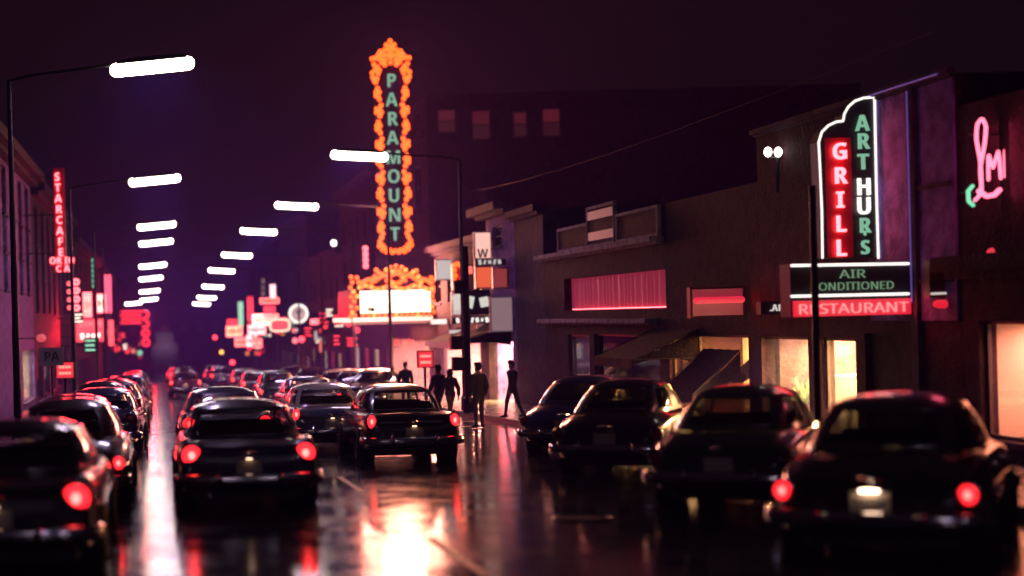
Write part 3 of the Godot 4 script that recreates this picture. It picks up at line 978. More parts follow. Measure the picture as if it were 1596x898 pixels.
func build_theatre_signs() -> void:
	var d := 74.3
	var k := d / F
	# ---- vertical sign
	var c := P(612, 230, d)
	var base := P(616, 394, d)
	var t := thing("vertical_theatre_sign", "tall theatre sign of green letters framed by orange bulbs with pointed crest", "sign", Vector3(c.x, base.y, -d))
	var hgt := 332.0 * k
	var hw := 23.0 * k
	var mb := MB.new()
	var poly := PackedVector2Array()
	for q in [[-20, 0], [20, 0], [27, 14], [24, 26], [24, 262], [30, 272], [31, 284], [27, 292], [30, 304], [20, 314], [11, 322], [0, 332]]:
		poly.append(Vector2(q[0] * k, q[1] * k))
	for q in [[-11, 322], [-20, 314], [-30, 304], [-27, 292], [-31, 284], [-30, 272], [-24, 262], [-24, 26], [-27, 14]]:
		poly.append(Vector2(q[0] * k, q[1] * k))
	mb.prism(poly, -0.5, 0.0)
	part(t, "cabinet", mb.done(), mats["sign_maroon"])
	mb = MB.new()
	mb.box(Vector3(0, hgt * 0.425, 0.012), Vector3(24 * k, 246 * k, 0.02))
	part(t, "face", mb.done(), mats["sign_dark"])
	var word := "PARAMOUNT"
	for i in 9:
		part(t, "letter", text_mesh(word[i], 20.5 * k, 0.05), mats["neon_mint"], Vector3(0, (394 - 126 - i * 29.9) * k, 0.07))
	var bulb := MB.new().ball(Vector3.ZERO, Vector3(0.125, 0.125, 0.09), 8).done()
	var spots := []
	for s in [-1, 1]:
		for seg in 9:
			var y0 := 30.0 + seg * 26.2
			for r in 4:
				spots.append([s * (19.0 + 2.4 * (r % 2) * (1 if seg % 2 == 0 else -1)), y0 + r * 5.6])
				if r in [1, 2]:
					spots.append([s * 14.6 + s * 9.4, y0 + r * 5.6])
		for q in [[26, 268], [28.5, 274], [29, 281], [24, 266], [22, 272], [24, 286], [20, 280], [21, 290], [26, 294], [18, 285], [29, 303], [24, 304], [19, 303], [14, 297], [14, 303], [19, 309], [16, 314], [9, 293], [8, 300], [8, 308], [9, 316], [13, 309], [6, 324], [4, 317]]:
			spots.append([s * q[0], q[1]])
		for q in [[21, 24], [24, 18], [25, 11], [20, 5], [14, 1.5], [20, 12], [15, 7], [8, 4], [5, 0.5]]:
			spots.append([s * q[0], q[1]])
	spots.append_array([[0, 330], [0, 322], [0, 312], [0, 304], [0, 296], [4, 308], [-4, 308], [0, 3]])
	for q in spots:
		part(t, "bulb", bulb, mats["bulb_orange"], Vector3(q[0] * k, q[1] * k, 0.05))
	mb = MB.new()
	for yy in [60, 180, 290]:
		mb.rod(Vector3(hw, yy * k, -0.25), Vector3(XR - c.x, yy * k, -0.25), 0.06)
		mb.rod(Vector3(hw, yy * k, -0.25), Vector3(XR - c.x, yy * k + 0.9, -0.25), 0.03)
	part(t, "bracket", mb.done(), mats["dark_metal"])
	area_light(t, Vector3(0, hgt * 0.5, 0.25), Vector2(1.7, hgt * 0.95), Color(1.0, 0.58, 0.46), 280.0, Vector3(0, 0, 1))
	# ---- marquee over the pavement
	d = 73.5
	k = d / F
	var p0 := P(548, 500, d)
	var p1 := P(672, 497, d)
	var m := thing("theatre_marquee", "theatre canopy with blank glowing white board and crest of orange bulbs", "marquee", Vector3((p0.x + XR) * 0.5, p1.y, -d - 4.0))
	mb = MB.new()
	mb.span(Vector3(p0.x, p1.y - 0.15, -d), Vector3(XR - 0.003, p1.y + 0.35, -d - 8.0))
	world_part(m, "canopy", mb, mats["sign_maroon"])
	mb = MB.new()
	mb.span(Vector3(p0.x + 0.25, p1.y + 0.35, -d - 0.1), Vector3(XR - 0.003, P(616, 449, d).y, -d - 7.8))
	world_part(m, "sign_cabinet", mb, mats["sign_maroon"])
	var b0 := P(562, 489, d)
	var b1 := P(671, 451, d)
	mb = MB.new()
	mb.span(Vector3(b0.x, b0.y, -d - 0.1), Vector3(b1.x, b1.y, -d - 0.04))
	world_part(m, "letter_board", mb, glow("white_board", 3.0, 2.4, 1.65))
	for q in [[0.12, 0.2, 0.10], [0.17, 0.17, 0.22], [0.31, 0.2, 0.07], [0.55, 0.16, 0.05], [0.84, 0.22, 0.06]]:
		mb = MB.new()
		mb.box(Vector3(lerpf(b0.x, b1.x, q[0]), lerpf(b0.y, b1.y, q[1]), -d - 0.03), Vector3(q[2], 0.2, 0.012))
		world_part(m, "board_letter", mb, mats["sign_dark"])
	for q in [0.12, 0.86]:
		mb = MB.new()
		mb.span(Vector3(lerpf(b0.x, b1.x, q), b0.y, -d - 0.036), Vector3(lerpf(b0.x, b1.x, q) + 0.02, b1.y, -d - 0.03))
		world_part(m, "board_rail", mb, mats["dark_metal"])
	mb = MB.new()
	mb.span(Vector3(p0.x + 0.05, p1.y - 0.08, -d + 0.004), Vector3(P(674, 495, d).x, p1.y + 0.14, -d + 0.03))
	world_part(m, "light_strip", mb, glow("strip_pink", 3.4, 1.4, 1.1))
	mb = MB.new()
	mb.span(Vector3(p0.x - 0.03, p1.y - 0.08, -d - 0.05), Vector3(p0.x - 0.004, p1.y + 0.14, -d - 7.9))
	world_part(m, "light_strip", mb, mats["strip_pink"])
	mb = MB.new()
	mb.span(Vector3(p0.x + 0.3, p1.y - 0.19, -d - 0.4), Vector3(XR - 0.3, p1.y - 0.154, -d - 7.6))
	world_part(m, "soffit_lamp", mb, glow("soffit_light", 1.5, 0.55, 0.42))
	area_light(m, Vector3((p0.x + XR) * 0.5, p1.y - 0.22, -d - 4.0) - m.position, Vector2(3.0, 7.0), Color(1, 0.55, 0.5), 150.0, Vector3.DOWN)
	var crest := []
	for q in [[547, 432], [549, 440], [546, 448], [551, 455], [547, 463], [552, 470], [547, 478], [549, 487], [546, 494], [553, 492], [556, 480], [557, 462], [559, 440], [563, 447], [556, 433]]:
		crest.append(q)
	for i in 26:
		var a := i / 25.0
		crest.append([560 + a * 118, 448 - 3 * sin(a * PI * 6.0)])
		crest.append([564 + a * 108, 441 - 11 * pow(sin(a * PI), 2.0) - 4 * absf(sin(a * PI * 5.0))])
	for i in 12:
		var a := i / 12.0 * TAU
		crest.append([617 + 11 * cos(a), 432 - 10 * sin(a)])
	for q in [[602, 421], [608, 417], [617, 415], [626, 417], [632, 421], [596, 428], [638, 428], [590, 425], [644, 424], [586, 421], [649, 422], [584, 431], [652, 431], [603, 437], [631, 437], [580, 440], [656, 440], [672, 433], [678, 437], [672, 442], [682, 445], [676, 454], [673, 462], [676, 470], [673, 478], [677, 486]]:
		crest.append(q)
	for i in 13:
		crest.append([566 + i * 8.6, 491.5])
	var small := MB.new().ball(Vector3.ZERO, Vector3(0.115, 0.115, 0.08), 8).done()
	var n := 0
	for q in crest:
		n += 1
		part(m, "bulb", small, mats["bulb_yellow"] if n % 4 == 0 else mats["bulb_orange"], P(q[0], q[1], d - 0.02) - m.position)
	mb = MB.new()
	var outline := PackedVector2Array()
	for q in [[556, 451], [562, 436], [580, 430], [586, 416], [600, 418], [617, 410], [634, 418], [650, 416], [656, 430], [674, 428], [684, 440], [682, 451]]:
		var w := P(q[0], q[1], d)
		outline.append(Vector2(w.x, w.y))
	mb.prism(outline, -d - 0.2, -d - 0.06)
	world_part(m, "crest_board", mb, mats["sign_maroon"])
	area_light(m, P(616, 450, d - 0.3) - m.position, Vector2(3.8, 2.4), Color(1.0, 0.6, 0.5), 190.0, Vector3(0, 0, 1))
	# small red neon left of the tall sign
	neon_column("small_vertical_sign", "small vertical red neon sign beside the foot of the theatre sign", 569.5, 383, 419, 92.0, 11, mats["neon_red"], 4)

func build_restaurant_signs() -> void:
	# ---- tall double sign: outline tube, red word, pale green word
	var d := 27.7
	var k := d / F
	var c := P(1322, 280, d)
	var base := P(1322, 404, d)
	var t := thing("vertical_restaurant_sign", "tall stepped neon sign with white outline, red GRILL and green lettering", "sign", Vector3(c.x, base.y, -d))
	var px := func(x: float, y: float) -> Vector2:      # pixel in the sign's own plane
		var q := P(x, y, d) - t.position
		return Vector2(q.x, q.y)
	var out := []
	for q in [[1281, 402], [1280, 330], [1277, 260], [1275, 222], [1280, 206], [1290, 196], [1303, 190], [1313, 189], [1315, 178], [1321, 167], [1331, 158], [1345, 153], [1362, 152], [1363, 200], [1365, 300], [1368, 402]]:
		out.append(px.call(q[0], q[1]))
	var poly := PackedVector2Array(out)
	var mb := MB.new()
	mb.prism(poly, -0.35, 0.0)
	part(t, "cabinet", mb.done(), mats["sign_dark"])
	mb = MB.new()
	var pts := []
	for q in out:
		pts.append(Vector3(q.x, q.y, 0.03))
	mb.tube(pts, 0.022, 8)
	part(t, "outline_tube", mb.done(), mats["neon_white"])
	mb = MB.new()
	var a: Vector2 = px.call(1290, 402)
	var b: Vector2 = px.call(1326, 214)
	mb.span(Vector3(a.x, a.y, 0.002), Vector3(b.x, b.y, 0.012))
	part(t, "red_halo_panel", mb.done(), mats["sign_red"])  # red halo round the letters, painted as the colour of a backing panel
	var word := "GRILL"
	for i in 5:
		var p: Vector2 = px.call(1306.5 + i * 0.4, 237 + i * 37.6)
		part(t, "letter", text_mesh(word[i], 25 * k, 0.04), mats["neon_red"], Vector3(p.x, p.y, 0.07))
	word = "ARTHUR'S"
	var ys := [193, 221, 253, 292, 322, 352, 371, 386]
	for i in 8:
		var p: Vector2 = px.call(1342 + i * 0.7, ys[i])
		part(t, "letter", text_mesh(word[i], [24, 24, 24, 26, 26, 23, 20, 21][i] * k, 0.04), mats["neon_white"] if i in [3, 4] else mats["neon_mint"], Vector3(p.x, p.y, 0.06))
	mb = MB.new()
	for yy in [0.3, 1.2, 2.3]:
		mb.rod(Vector3(0.4, yy, -0.17), Vector3(XR - c.x, yy, -0.17), 0.03)
	part(t, "bracket", mb.done(), mats["dark_metal"])
	area_light(t, Vector3(0, 1.4, 0.2), Vector2(0.9, 2.6), Color(1.0, 0.42, 0.42), 1.6, Vector3(0, 0, 1))
	# ---- canopy below it
	d = 26.45
	k = d / F
	var lft := P(1233, 480, d)
	var bot := P(1330, 492, d)
	var m := thing("restaurant_canopy", "projecting canopy with red glowing word strip and green words between white tubes", "canopy", Vector3((lft.x + XR) * 0.5, bot.y, -d - 0.22))
	var top := P(1330, 409, d)
	mb = MB.new()
	mb.span(Vector3(lft.x, bot.y, -d), Vector3(XR - 0.055, top.y, -d - 0.45))
	world_part(m, "cabinet", mb, mats["sign_dark"])
	var r0 := P(1236, 493, d)
	var r1 := P(1421, 467, d)
	var rc := P(1329, 479.5, d)
	mb = MB.new()
	mb.box(Vector3((r0.x + r1.x) * 0.5, rc.y, -d + 0.012), Vector3(r1.x - r0.x, 25 * k, 0.02))
	world_part(m, "red_face", mb, mats["face_red"])
	fitted(m, "RESTAURANT", 15.5 * k, 170 * k, mats["letter_pink"], P(1330, 480.5, d - 0.05) - m.position)
	var dull := glow("dull_green", 0.13, 0.26, 0.15)
	fitted(m, "AIR", 13.0 * k, 41 * k, dull, P(1329, 427, d - 0.04) - m.position)
	fitted(m, "CONDITIONED", 12.0 * k, 128 * k, dull, P(1329, 446, d - 0.04) - m.position)
	for y in [[414, 411], [462, 458]]:
		mb = MB.new()
		mb.tube([P(1234, y[0], d - 0.04), P(1416, y[1], d - 0.04)], 0.026)
		world_part(m, "white_tube", mb, mats["neon_white"])
	area_light(m, P(1329, 480, d - 0.1) - m.position, Vector2(2.1, 0.3), Color(1.0, 0.16, 0.2), 1.2, Vector3(0, 0, 1))
	# ---- smaller second canopy nearer, past the pilaster
	d = 25.4
	k = d / F
	var q0 := P(1450, 482, d)
	var n := thing("side_canopy", "small projecting canopy with white tubes and a red strip past the pilaster", "canopy", Vector3((q0.x + XR) * 0.5, q0.y, -d - 0.3))
	mb = MB.new()
	mb.span(Vector3(q0.x, P(1475, 464, d).y, -d), Vector3(XR - 0.055, P(1475, 406, d).y, -d - 0.2))
	world_part(n, "cabinet", mb, mats["sign_maroon"])
	mb = MB.new()
	mb.tube([P(1461, 474, d), P(1490, 474, d - 0.05), P(1516, 480, d - 0.3)], 0.07)
	world_part(n, "red_strip", mb, mats["face_red"])
	for y in [[411, 410], [458, 456]]:
		mb = MB.new()
		mb.tube([P(1452, y[0], d - 0.03), P(1502, y[1], d - 0.03)], 0.02)
		world_part(n, "white_tube", mb, mats["face_pale"])
	mb = MB.new()
	mb.tube([P(1493, 338, d), P(1497, 400, d)], 0.02)
	world_part(n, "upright_tube", mb, mats["face_pale"])
	# ---- script neon on the next building
	d = 23.6
	k = d / F
	var s0 := P(1545, 318, d)
	var s := thing("script_neon_sign", "pink script neon sign with looping capital L and a mint curl", "sign", Vector3(s0.x, s0.y, -d))
	var stroke := func(list: Array, mm: Material, r: float) -> void:
		var cv := Curve3D.new()
		for i in list.size():
			var w := P(list[i][0], list[i][1], d)
			var tg := Vector3.ZERO
			if i > 0 and i < list.size() - 1:
				tg = (P(list[i + 1][0], list[i + 1][1], d) - P(list[i - 1][0], list[i - 1][1], d)) / 6.0
			cv.add_point(w, -tg, tg)
		var path := []
		var nn := list.size() * 5
		for i in nn + 1:
			path.append(cv.sample_baked(cv.get_baked_length() * i / nn))
		var b2 := MB.new()
		b2.tube(path, r, 6)
		world_part(s, "neon_tube", b2, mm)
	stroke.call([[1530, 296], [1528, 250], [1522, 218], [1524, 192], [1531, 184], [1537, 196], [1534, 230], [1528, 262], [1530, 290], [1526, 306], [1520, 312]], mats["neon_pink"], 0.028)
	stroke.call([[1526, 298], [1538, 306], [1550, 304], [1558, 296]], mats["neon_pink"], 0.04)
	stroke.call([[1541, 280], [1541, 240], [1548, 262], [1556, 236], [1560, 278]], mats["neon_pink"], 0.026)
	stroke.call([[1566, 276], [1566, 232], [1576, 260], [1586, 230], [1588, 276]], mats["neon_pink"], 0.014)
	stroke.call([[1516, 290], [1509, 298], [1510, 314], [1517, 320]], mats["neon_green"], 0.03)
	mb = MB.new()
	var f0 := P(1500, 330, d)
	var f1 := P(1640, 176, d)
	for yy in [0.2, 0.8]:
		mb.rod(Vector3(f0.x, lerpf(f0.y, f1.y, yy), -d - 0.06), Vector3(maxf(f1.x, XR), lerpf(f0.y, f1.y, yy), -d - 0.06), 0.015)
	for xx in [0.1, 0.45, 0.8]:
		mb.rod(Vector3(lerpf(f0.x, f1.x, xx), f0.y, -d - 0.06), Vector3(lerpf(f0.x, f1.x, xx), f1.y, -d - 0.06), 0.015)
	world_part(s, "support_frame", mb, mats["dark_metal"])
	area_light(s, P(1550, 250, d - 0.15) - s.position, Vector2(0.8, 1.2), Color(1.0, 0.3, 0.45), 1.0, Vector3(0, 0, 1))
	area_light(s, P(1535, 250, d + 0.15) - s.position, Vector2(0.8, 1.2), Color(1.0, 0.3, 0.5), 0.8, Vector3(0, 0, -1))
	var rl := thing("canopy_lamp", "small red lamp on the ledge under the script neon", "lamp", P(1546, 402, 24.0))
	mb = MB.new()
	mb.ball(P(1546, 396, 24.0), Vector3(0.08, 0.1, 0.08))
	world_part(rl, "globe", mb, glow("dull_red_lamp", 0.9, 0.04, 0.07))
	mb = MB.new()
	mb.rod(P(1546, 402, 24.0), P(1546, 418, 24.0), 0.03).rod(P(1546, 410, 24.0), Vector3(XR, P(1546, 410, 24.0).y, -24.0), 0.02)
	world_part(rl, "stem", mb, mats["dark_metal"])

func build_right_signs() -> void:
	# red lamp boxes and the crowd of signs between the restaurant and the theatre
	var t := panel("red_light_box", "blurred red glowing sign box over the awning shop", 1076, 447, 1161, 495, 35.6, glow("face_dim_red", 0.22, 0.014, 0.03), mats["sign_maroon"], [], "", true)
	var k := 35.6 / F
	var mb := MB.new()
	mb.tube([Vector3(-34 * k, 26 * k, 0.1), Vector3(34 * k, 26 * k, 0.1)], 0.075)
	part(t, "neon_tube", mb.done(), glow("soft_red_tube", 0.85, 0.02, 0.06))
	area_light(t, Vector3(0, 26 * k, 0.22), Vector2(1.2, 0.4), Color(1, 0.1, 0.16), 0.8, Vector3(0, 0, 1))
	panel("small_letter_sign", "small dark sign with pale letters beside the red restaurant strip", 1186, 470, 1230, 490, 29.5, mats["sign_dark"], mats["sign_dark"], [[".AB", 1209, 480, 10, mats["face_pale"]]])
	panel("pale_banner", "plain pale hanging board beside the theatre marquee bulbs", 679, 404, 705, 437, 73.0, mats["face_pale"], mats["sign_grey"])  # no lamp: light from the neighbouring signs is put into its own glow
	t = panel("bulb_sign", "small orange bulb sign behind the dark signal pole", 705, 412, 724, 452, 70.0, mats["sign_red"], mats["sign_maroon"])
	var bulb := MB.new().ball(Vector3.ZERO, Vector3(0.11, 0.11, 0.08), 8).done()
	for q in [[-6, 36], [-2, 38], [3, 36], [6, 31], [6, 24], [5, 17], [2, 10], [-3, 8], [-6, 13], [-6, 29], [-5, 21]]:
		part(t, "bulb", bulb, mats["bulb_orange"], Vector3(q[0], q[1], 0) * 70.0 / F + Vector3(0, 0, 0.05))
	panel("white_tail_sign", "white upright panel under the orange bulb sign", 704, 454, 722, 492, 69.5, glow("face_dull_white", 0.715, 0.585, 0.546), mats["sign_grey"])
	panel("small_orange_sign", "tiny orange sign against the dark signal pole", 726, 414, 737, 428, 66.0, mats["face_coral"], mats["sign_maroon"])
	panel("letter_board", "pink and white upright board with a dark W above pale letters", 739, 361, 766, 404, 63.5, glow("face_pinkish", 1.235, 0.65, 0.546), mats["sign_grey"], [["W", 752, 395, 13, mats["sign_dark"]]])
	panel("pale_word_sign", "dark strip with broken pale letters above the orange panel", 740, 404, 788, 414, 62.8, mats["sign_dark"], mats["sign_dark"], [["#####", 763, 408.5, 8, mats["face_pale"]]])
	panel("orange_sign", "square orange red panel under the W board", 741, 415, 767, 450, 62.4, glow("face_rust", 0.975, 0.13, 0.039), mats["sign_maroon"])
	panel("rust_sign", "dim rust red panel next to the bright orange one", 768, 417, 792, 450, 62.0, glow("face_dim_rust", 0.286, 0.029, 0.018), mats["sign_maroon"])
	panel("slant_word_sign", "dark board with tall pale slanting letters under the orange panel", 725, 452, 764, 490, 61.6, mats["sign_dark"], mats["sign_dark"], [["####", 744, 471, 22, glow("face_bone", 0.78, 0.754, 0.65)]])
	panel("grey_shutter_sign", "pinkish grey slatted board beside the slanting letters", 764, 462, 800, 518, 61.0, glow("face_slat", 0.26, 0.156, 0.163), mats["sign_grey"])  # board is no lamp; its brightness is put into an even glow
	panel("word_strip", "narrow white word strip crossed by the dark signal pole", 704, 494, 764, 504, 61.8, mats["sign_dark"], mats["sign_dark"], [["#######", 736, 499, 8, glow("face_bright", 1.3, 1.17, 1.105)]])
	panel("red_dot_sign", "small dull red panel under the narrow word strip", 744, 504, 764, 520, 61.4, glow("face_dotted", 0.39, 0.13, 0.143), mats["sign_maroon"])
	panel("white_strip", "short white strip sign level with the awning edge", 700, 514, 724, 520, 62.6, glow("face_strip", 0.78, 0.65, 0.624), mats["sign_grey"])
	panel("lobby_sign", "white sign block hanging under the end of the marquee", 671, 497, 697, 506, 73.5, glow("face_lobby", 1.43, 1.235, 1.105), mats["sign_grey"])

func build_far_right_signs() -> void:
	# round clock sign
	var d := 118.0
	var k := d / F
	var c := P(465, 489, d)
	var t := thing("round_clock_sign", "round white clock sign with glowing rim on a bracket", "clock", Vector3(c.x, c.y - 16 * k, -d))
	var mb := MB.new()
	mb.rod(Vector3(0, 16 * k, -0.3), Vector3(0, 16 * k, 0.0), 15 * k, 28)
	part(t, "case", mb.done(), mats["sign_grey"])
	mb = MB.new()
	mb.rod(Vector3(0, 16 * k, 0.001), Vector3(0, 16 * k, 0.03), 12 * k, 28)
	part(t, "dial", mb.done(), glow("clock_dial", 0.756, 0.468, 0.432))
	mb = MB.new()
	mb.ring(Vector3(0, 16 * k, 0.05), 13.6 * k, 1.9 * k, Basis(Vector3.RIGHT, PI / 2))
	part(t, "rim_tube", mb.done(), glow("clock_rim", 1.98, 1.8, 1.62))
	mb = MB.new()
	mb.box(Vector3(0, 13.5 * k, 0.06), Vector3(2.4 * k, 14 * k, 0.03)).box(Vector3(2.5 * k, 19 * k, 0.06), Vector3(2 * k, 9 * k, 0.03), Basis(Vector3.BACK, -0.7)).box(Vector3(-3 * k, 19 * k, 0.06), Vector3(2 * k, 6 * k, 0.03), Basis(Vector3.BACK, 0.5))
	part(t, "hands", mb.done(), mats["sign_dark"])
	mb = MB.new()
	mb.rod(Vector3(0, 16 * k, -0.2), Vector3(XR - c.x, 16 * k, -0.2), 0.07)
	part(t, "bracket", mb.done(), mats["dark_metal"])
	# pill shaped red sign with a cream rim
	d = 125.0
	k = d / F
	c = P(436, 507, d)
	t = thing("oval_red_sign", "pill shaped red sign with a cream neon rim", "sign", Vector3(c.x, c.y - 10 * k, -d))
	mb = MB.new()
	mb.box(Vector3(0, 10 * k, -0.15), Vector3(30 * k, 18 * k, 0.3))
	part(t, "cabinet", mb.done(), mats["sign_maroon"])
	mb = MB.new()
	mb.box(Vector3(0, 10 * k, 0.02), Vector3(24 * k, 12 * k, 0.03))
	part(t, "red_face", mb.done(), glow("oval_red", 2.34, 0.126, 0.162))
	mb = MB.new()
	var pts := []
	for i in 25:
		var a := i / 24.0 * TAU
		pts.append(Vector3(15 * k * signf(cos(a)) * pow(absf(cos(a)), 0.5), 10 * k + 9 * k * signf(sin(a)) * pow(absf(sin(a)), 0.5), 0.06))
	mb.tube(pts, 1.6 * k)
	part(t, "rim_tube", mb.done(), glow("cream_rim", 2.34, 1.53, 1.08))
	mb = MB.new()
	mb.rod(Vector3(0, 10 * k, -0.2), Vector3(XR - c.x, 10 * k, -0.2), 0.07)
	part(t, "bracket", mb.done(), mats["dark_metal"])
	# the rest of the bright cluster
	neon_column("mint_column_sign", "thin pale green vertical neon sign far down the theatre side", 375, 470, 508, 165.0, 10, glow("pale_green", 0.756, 1.35, 0.9))
	neon_column("red_column_sign", "plain red vertical neon sign beside the pale green column", 390, 462, 502, 160.0, 12, glow("column_red", 2.88, 0.108, 0.162))
	panel("cream_cluster_sign", "blazing cream sign block in the far bright cluster", 392, 489, 424, 508, 152.0, glow("blaze", 4.68, 3.42, 2.52), mats["sign_grey"])
	panel("white_cluster_sign", "white lettered board under the blazing cream sign", 386, 506, 414, 522, 150.0, glow("blaze_white", 2.7, 1.98, 1.89), mats["sign_grey"])
	panel("coral_cluster_sign", "coral and cream sign at the street end of the bright cluster", 352, 508, 378, 525, 170.0, glow("coral_cream", 3.42, 1.44, 0.756), mats["sign_maroon"])
	panel("red_top_sign", "round topped red sign above the coral one", 353, 497, 370, 509, 172.0, glow("blaze_red", 2.88, 0.108, 0.144), mats["sign_maroon"])
	panel("coral_low_sign", "low coral sign beneath the coral and cream one", 366, 527, 384, 540, 163.0, glow("coral_low", 3.24, 0.756, 0.504), mats["sign_maroon"])
	panel("white_upright_sign", "narrow white upright sign glowing low in the bright cluster", 384, 522, 393, 541, 155.0, glow("white_upright", 3.06, 2.34, 2.16), mats["sign_grey"])
	panel("orange_low_sign", "dim orange sign low beside the narrow white one", 394, 528, 408, 542, 154.0, glow("orange_low", 1.62, 0.288, 0.144), mats["sign_maroon"])
	panel("red_middle_sign", "solid red sign over the pill shaped one", 410, 476, 430, 488, 140.0, glow("red_mid", 2.34, 0.108, 0.18), mats["sign_maroon"])
	panel("orange_bar_sign", "thin orange bar sign under the white teardrop sign", 405, 465, 435, 473, 135.0, glow("orange_bar", 1.35, 0.432, 0.144), mats["sign_maroon"])
	panel("lime_bar_sign", "thin pale lime bar sign over the pill shaped red one", 410, 490, 434, 496, 132.0, glow("lime_bar", 1.35, 1.35, 0.81), mats["sign_grey"])
	neon_column("white_teardrop_sign", "white and pink upright sign topping the bright cluster", 425, 444, 466, 136.0, 12, glow("teardrop", 2.88, 1.62, 1.62))
	panel("dim_word_column", "dim brown vertical word sign at the top of the bright cluster", 405, 433, 415, 464, 138.0, mats["sign_dark"], mats["sign_dark"], [["#", 410, 438, 7, glow("dim_gold", 0.288, 0.18, 0.108)], ["#", 410, 448, 7, mats["dim_gold"]], ["#", 410, 458, 7, mats["dim_gold"]]])
	neon_column("blue_white_tube_sign", "short thin pale tube sign past the round clock", 492, 516, 531, 108.0, 6, mats["face_pale"])
	panel("salmon_sign", "small salmon upright sign low past the round clock", 497, 530, 505, 550, 108.0, glow("salmon", 1.08, 0.216, 0.126), mats["sign_maroon"])
	panel("dim_pink_sign", "dim pink word sign past the round clock", 484, 498, 502, 505, 112.0, glow("dim_pink", 0.9, 0.144, 0.252), mats["sign_maroon"])
	# the many small lit signs and lamps that crowd the pavements down to the vanishing point
	var tones := [["dot_red", 3.0, 0.1, 0.14], ["dot_white", 2.6, 2.1, 1.7], ["dot_orange", 3.0, 0.7, 0.14], ["dot_green", 0.5, 1.3, 0.8], ["dot_pink", 2.6, 0.5, 0.6]]
	var r2 := RandomNumberGenerator.new()
	r2.seed = 41
	for i in 58:
		var right := i % 5 < 3
		var dd := r2.randf_range(84.0, 215.0)
		var hh := r2.randf_range(2.4, 5.2)
		var xx := r2.randf_range(CURB_R + 0.6, XR - 0.7) if right else r2.randf_range(XL + 0.6, CURB_L - 0.3)
		var q: Array = tones[[0, 1, 0, 2, 4, 0, 1, 3][r2.randi() % 8]]
		var s := thing("small_lit_sign", "small %s lit sign far down the %s pavement" % [{"dot_red": "red", "dot_white": "white", "dot_orange": "orange", "dot_green": "green", "dot_pink": "pink"}[q[0]] + (" round" if i % 3 == 0 else " barred"), "theatre side" if right else "parked side"], "sign", Vector3(xx, gy(dd) + hh, -dd), "small lit signs far down the street")
		var ww := r2.randf_range(0.3, 0.9)
		var hi := r2.randf_range(0.3, 1.3)
		mb = MB.new()
		mb.box(Vector3(0, hi * 0.5, -0.08), Vector3(ww, hi, 0.16))
		part(s, "cabinet", mb.done(), mats["sign_dark"])
		mb = MB.new()
		if i % 3 == 0:
			mb.ball(Vector3(0, hi * 0.5, 0.02), Vector3(minf(ww, hi) * 0.42, minf(ww, hi) * 0.42, 0.06), 14)
		else:
			for k2 in 3:
				mb.tube([Vector3(-ww * 0.36, hi * (0.2 + 0.3 * k2), 0.03), Vector3(ww * (0.36 - 0.2 * (k2 % 2)), hi * (0.2 + 0.3 * k2), 0.03)], 0.05, 6)
		part(s, "neon_tube", mb.done(), glow(q[0], q[1], q[2], q[3]))
		mb = MB.new()
		mb.rod(Vector3(0, hi * 0.5, -0.08), Vector3((XR if right else XL) - xx, hi * 0.5, -0.08), 0.03)
		part(s, "bracket", mb.done(), mats["dark_metal"])
	# traffic signals
	for q in [[470, 529, 96.0, 0, "red traffic signal under the round clock sign"], [335, 526, 140.0, 0, "red traffic signal hanging over the far end of the road"], [345, 549, 150.0, 1, "amber lamp on a post far down the road"], [362, 565, 118.0, 0, "low red lamp on a post by the far parked cars"]]:
		var p := P(q[0], q[1], q[2])
		var s := thing("traffic_signal", q[4], "traffic signal", Vector3(p.x, gy(q[2]), p.z))
		mb = MB.new()
		mb.box(Vector3(0, p.y - s.position.y - 0.3, -0.12), Vector3(0.42, 1.1, 0.24))
		part(s, "housing", mb.done(), mats["dark_metal"])
		mb = MB.new()
		mb.rod(Vector3(0, 0, -0.12), Vector3(0, p.y - s.position.y - 0.8, -0.12), 0.05)
		part(s, "post", mb.done(), mats["dark_metal"])
		mb = MB.new()
		mb.ball(Vector3(0, p.y - s.position.y, 0.03), Vector3(0.2, 0.2, 0.08), 16)
		part(s, "lens", mb.done(), mats["signal_red"] if q[3] == 0 else mats["signal_amber"])

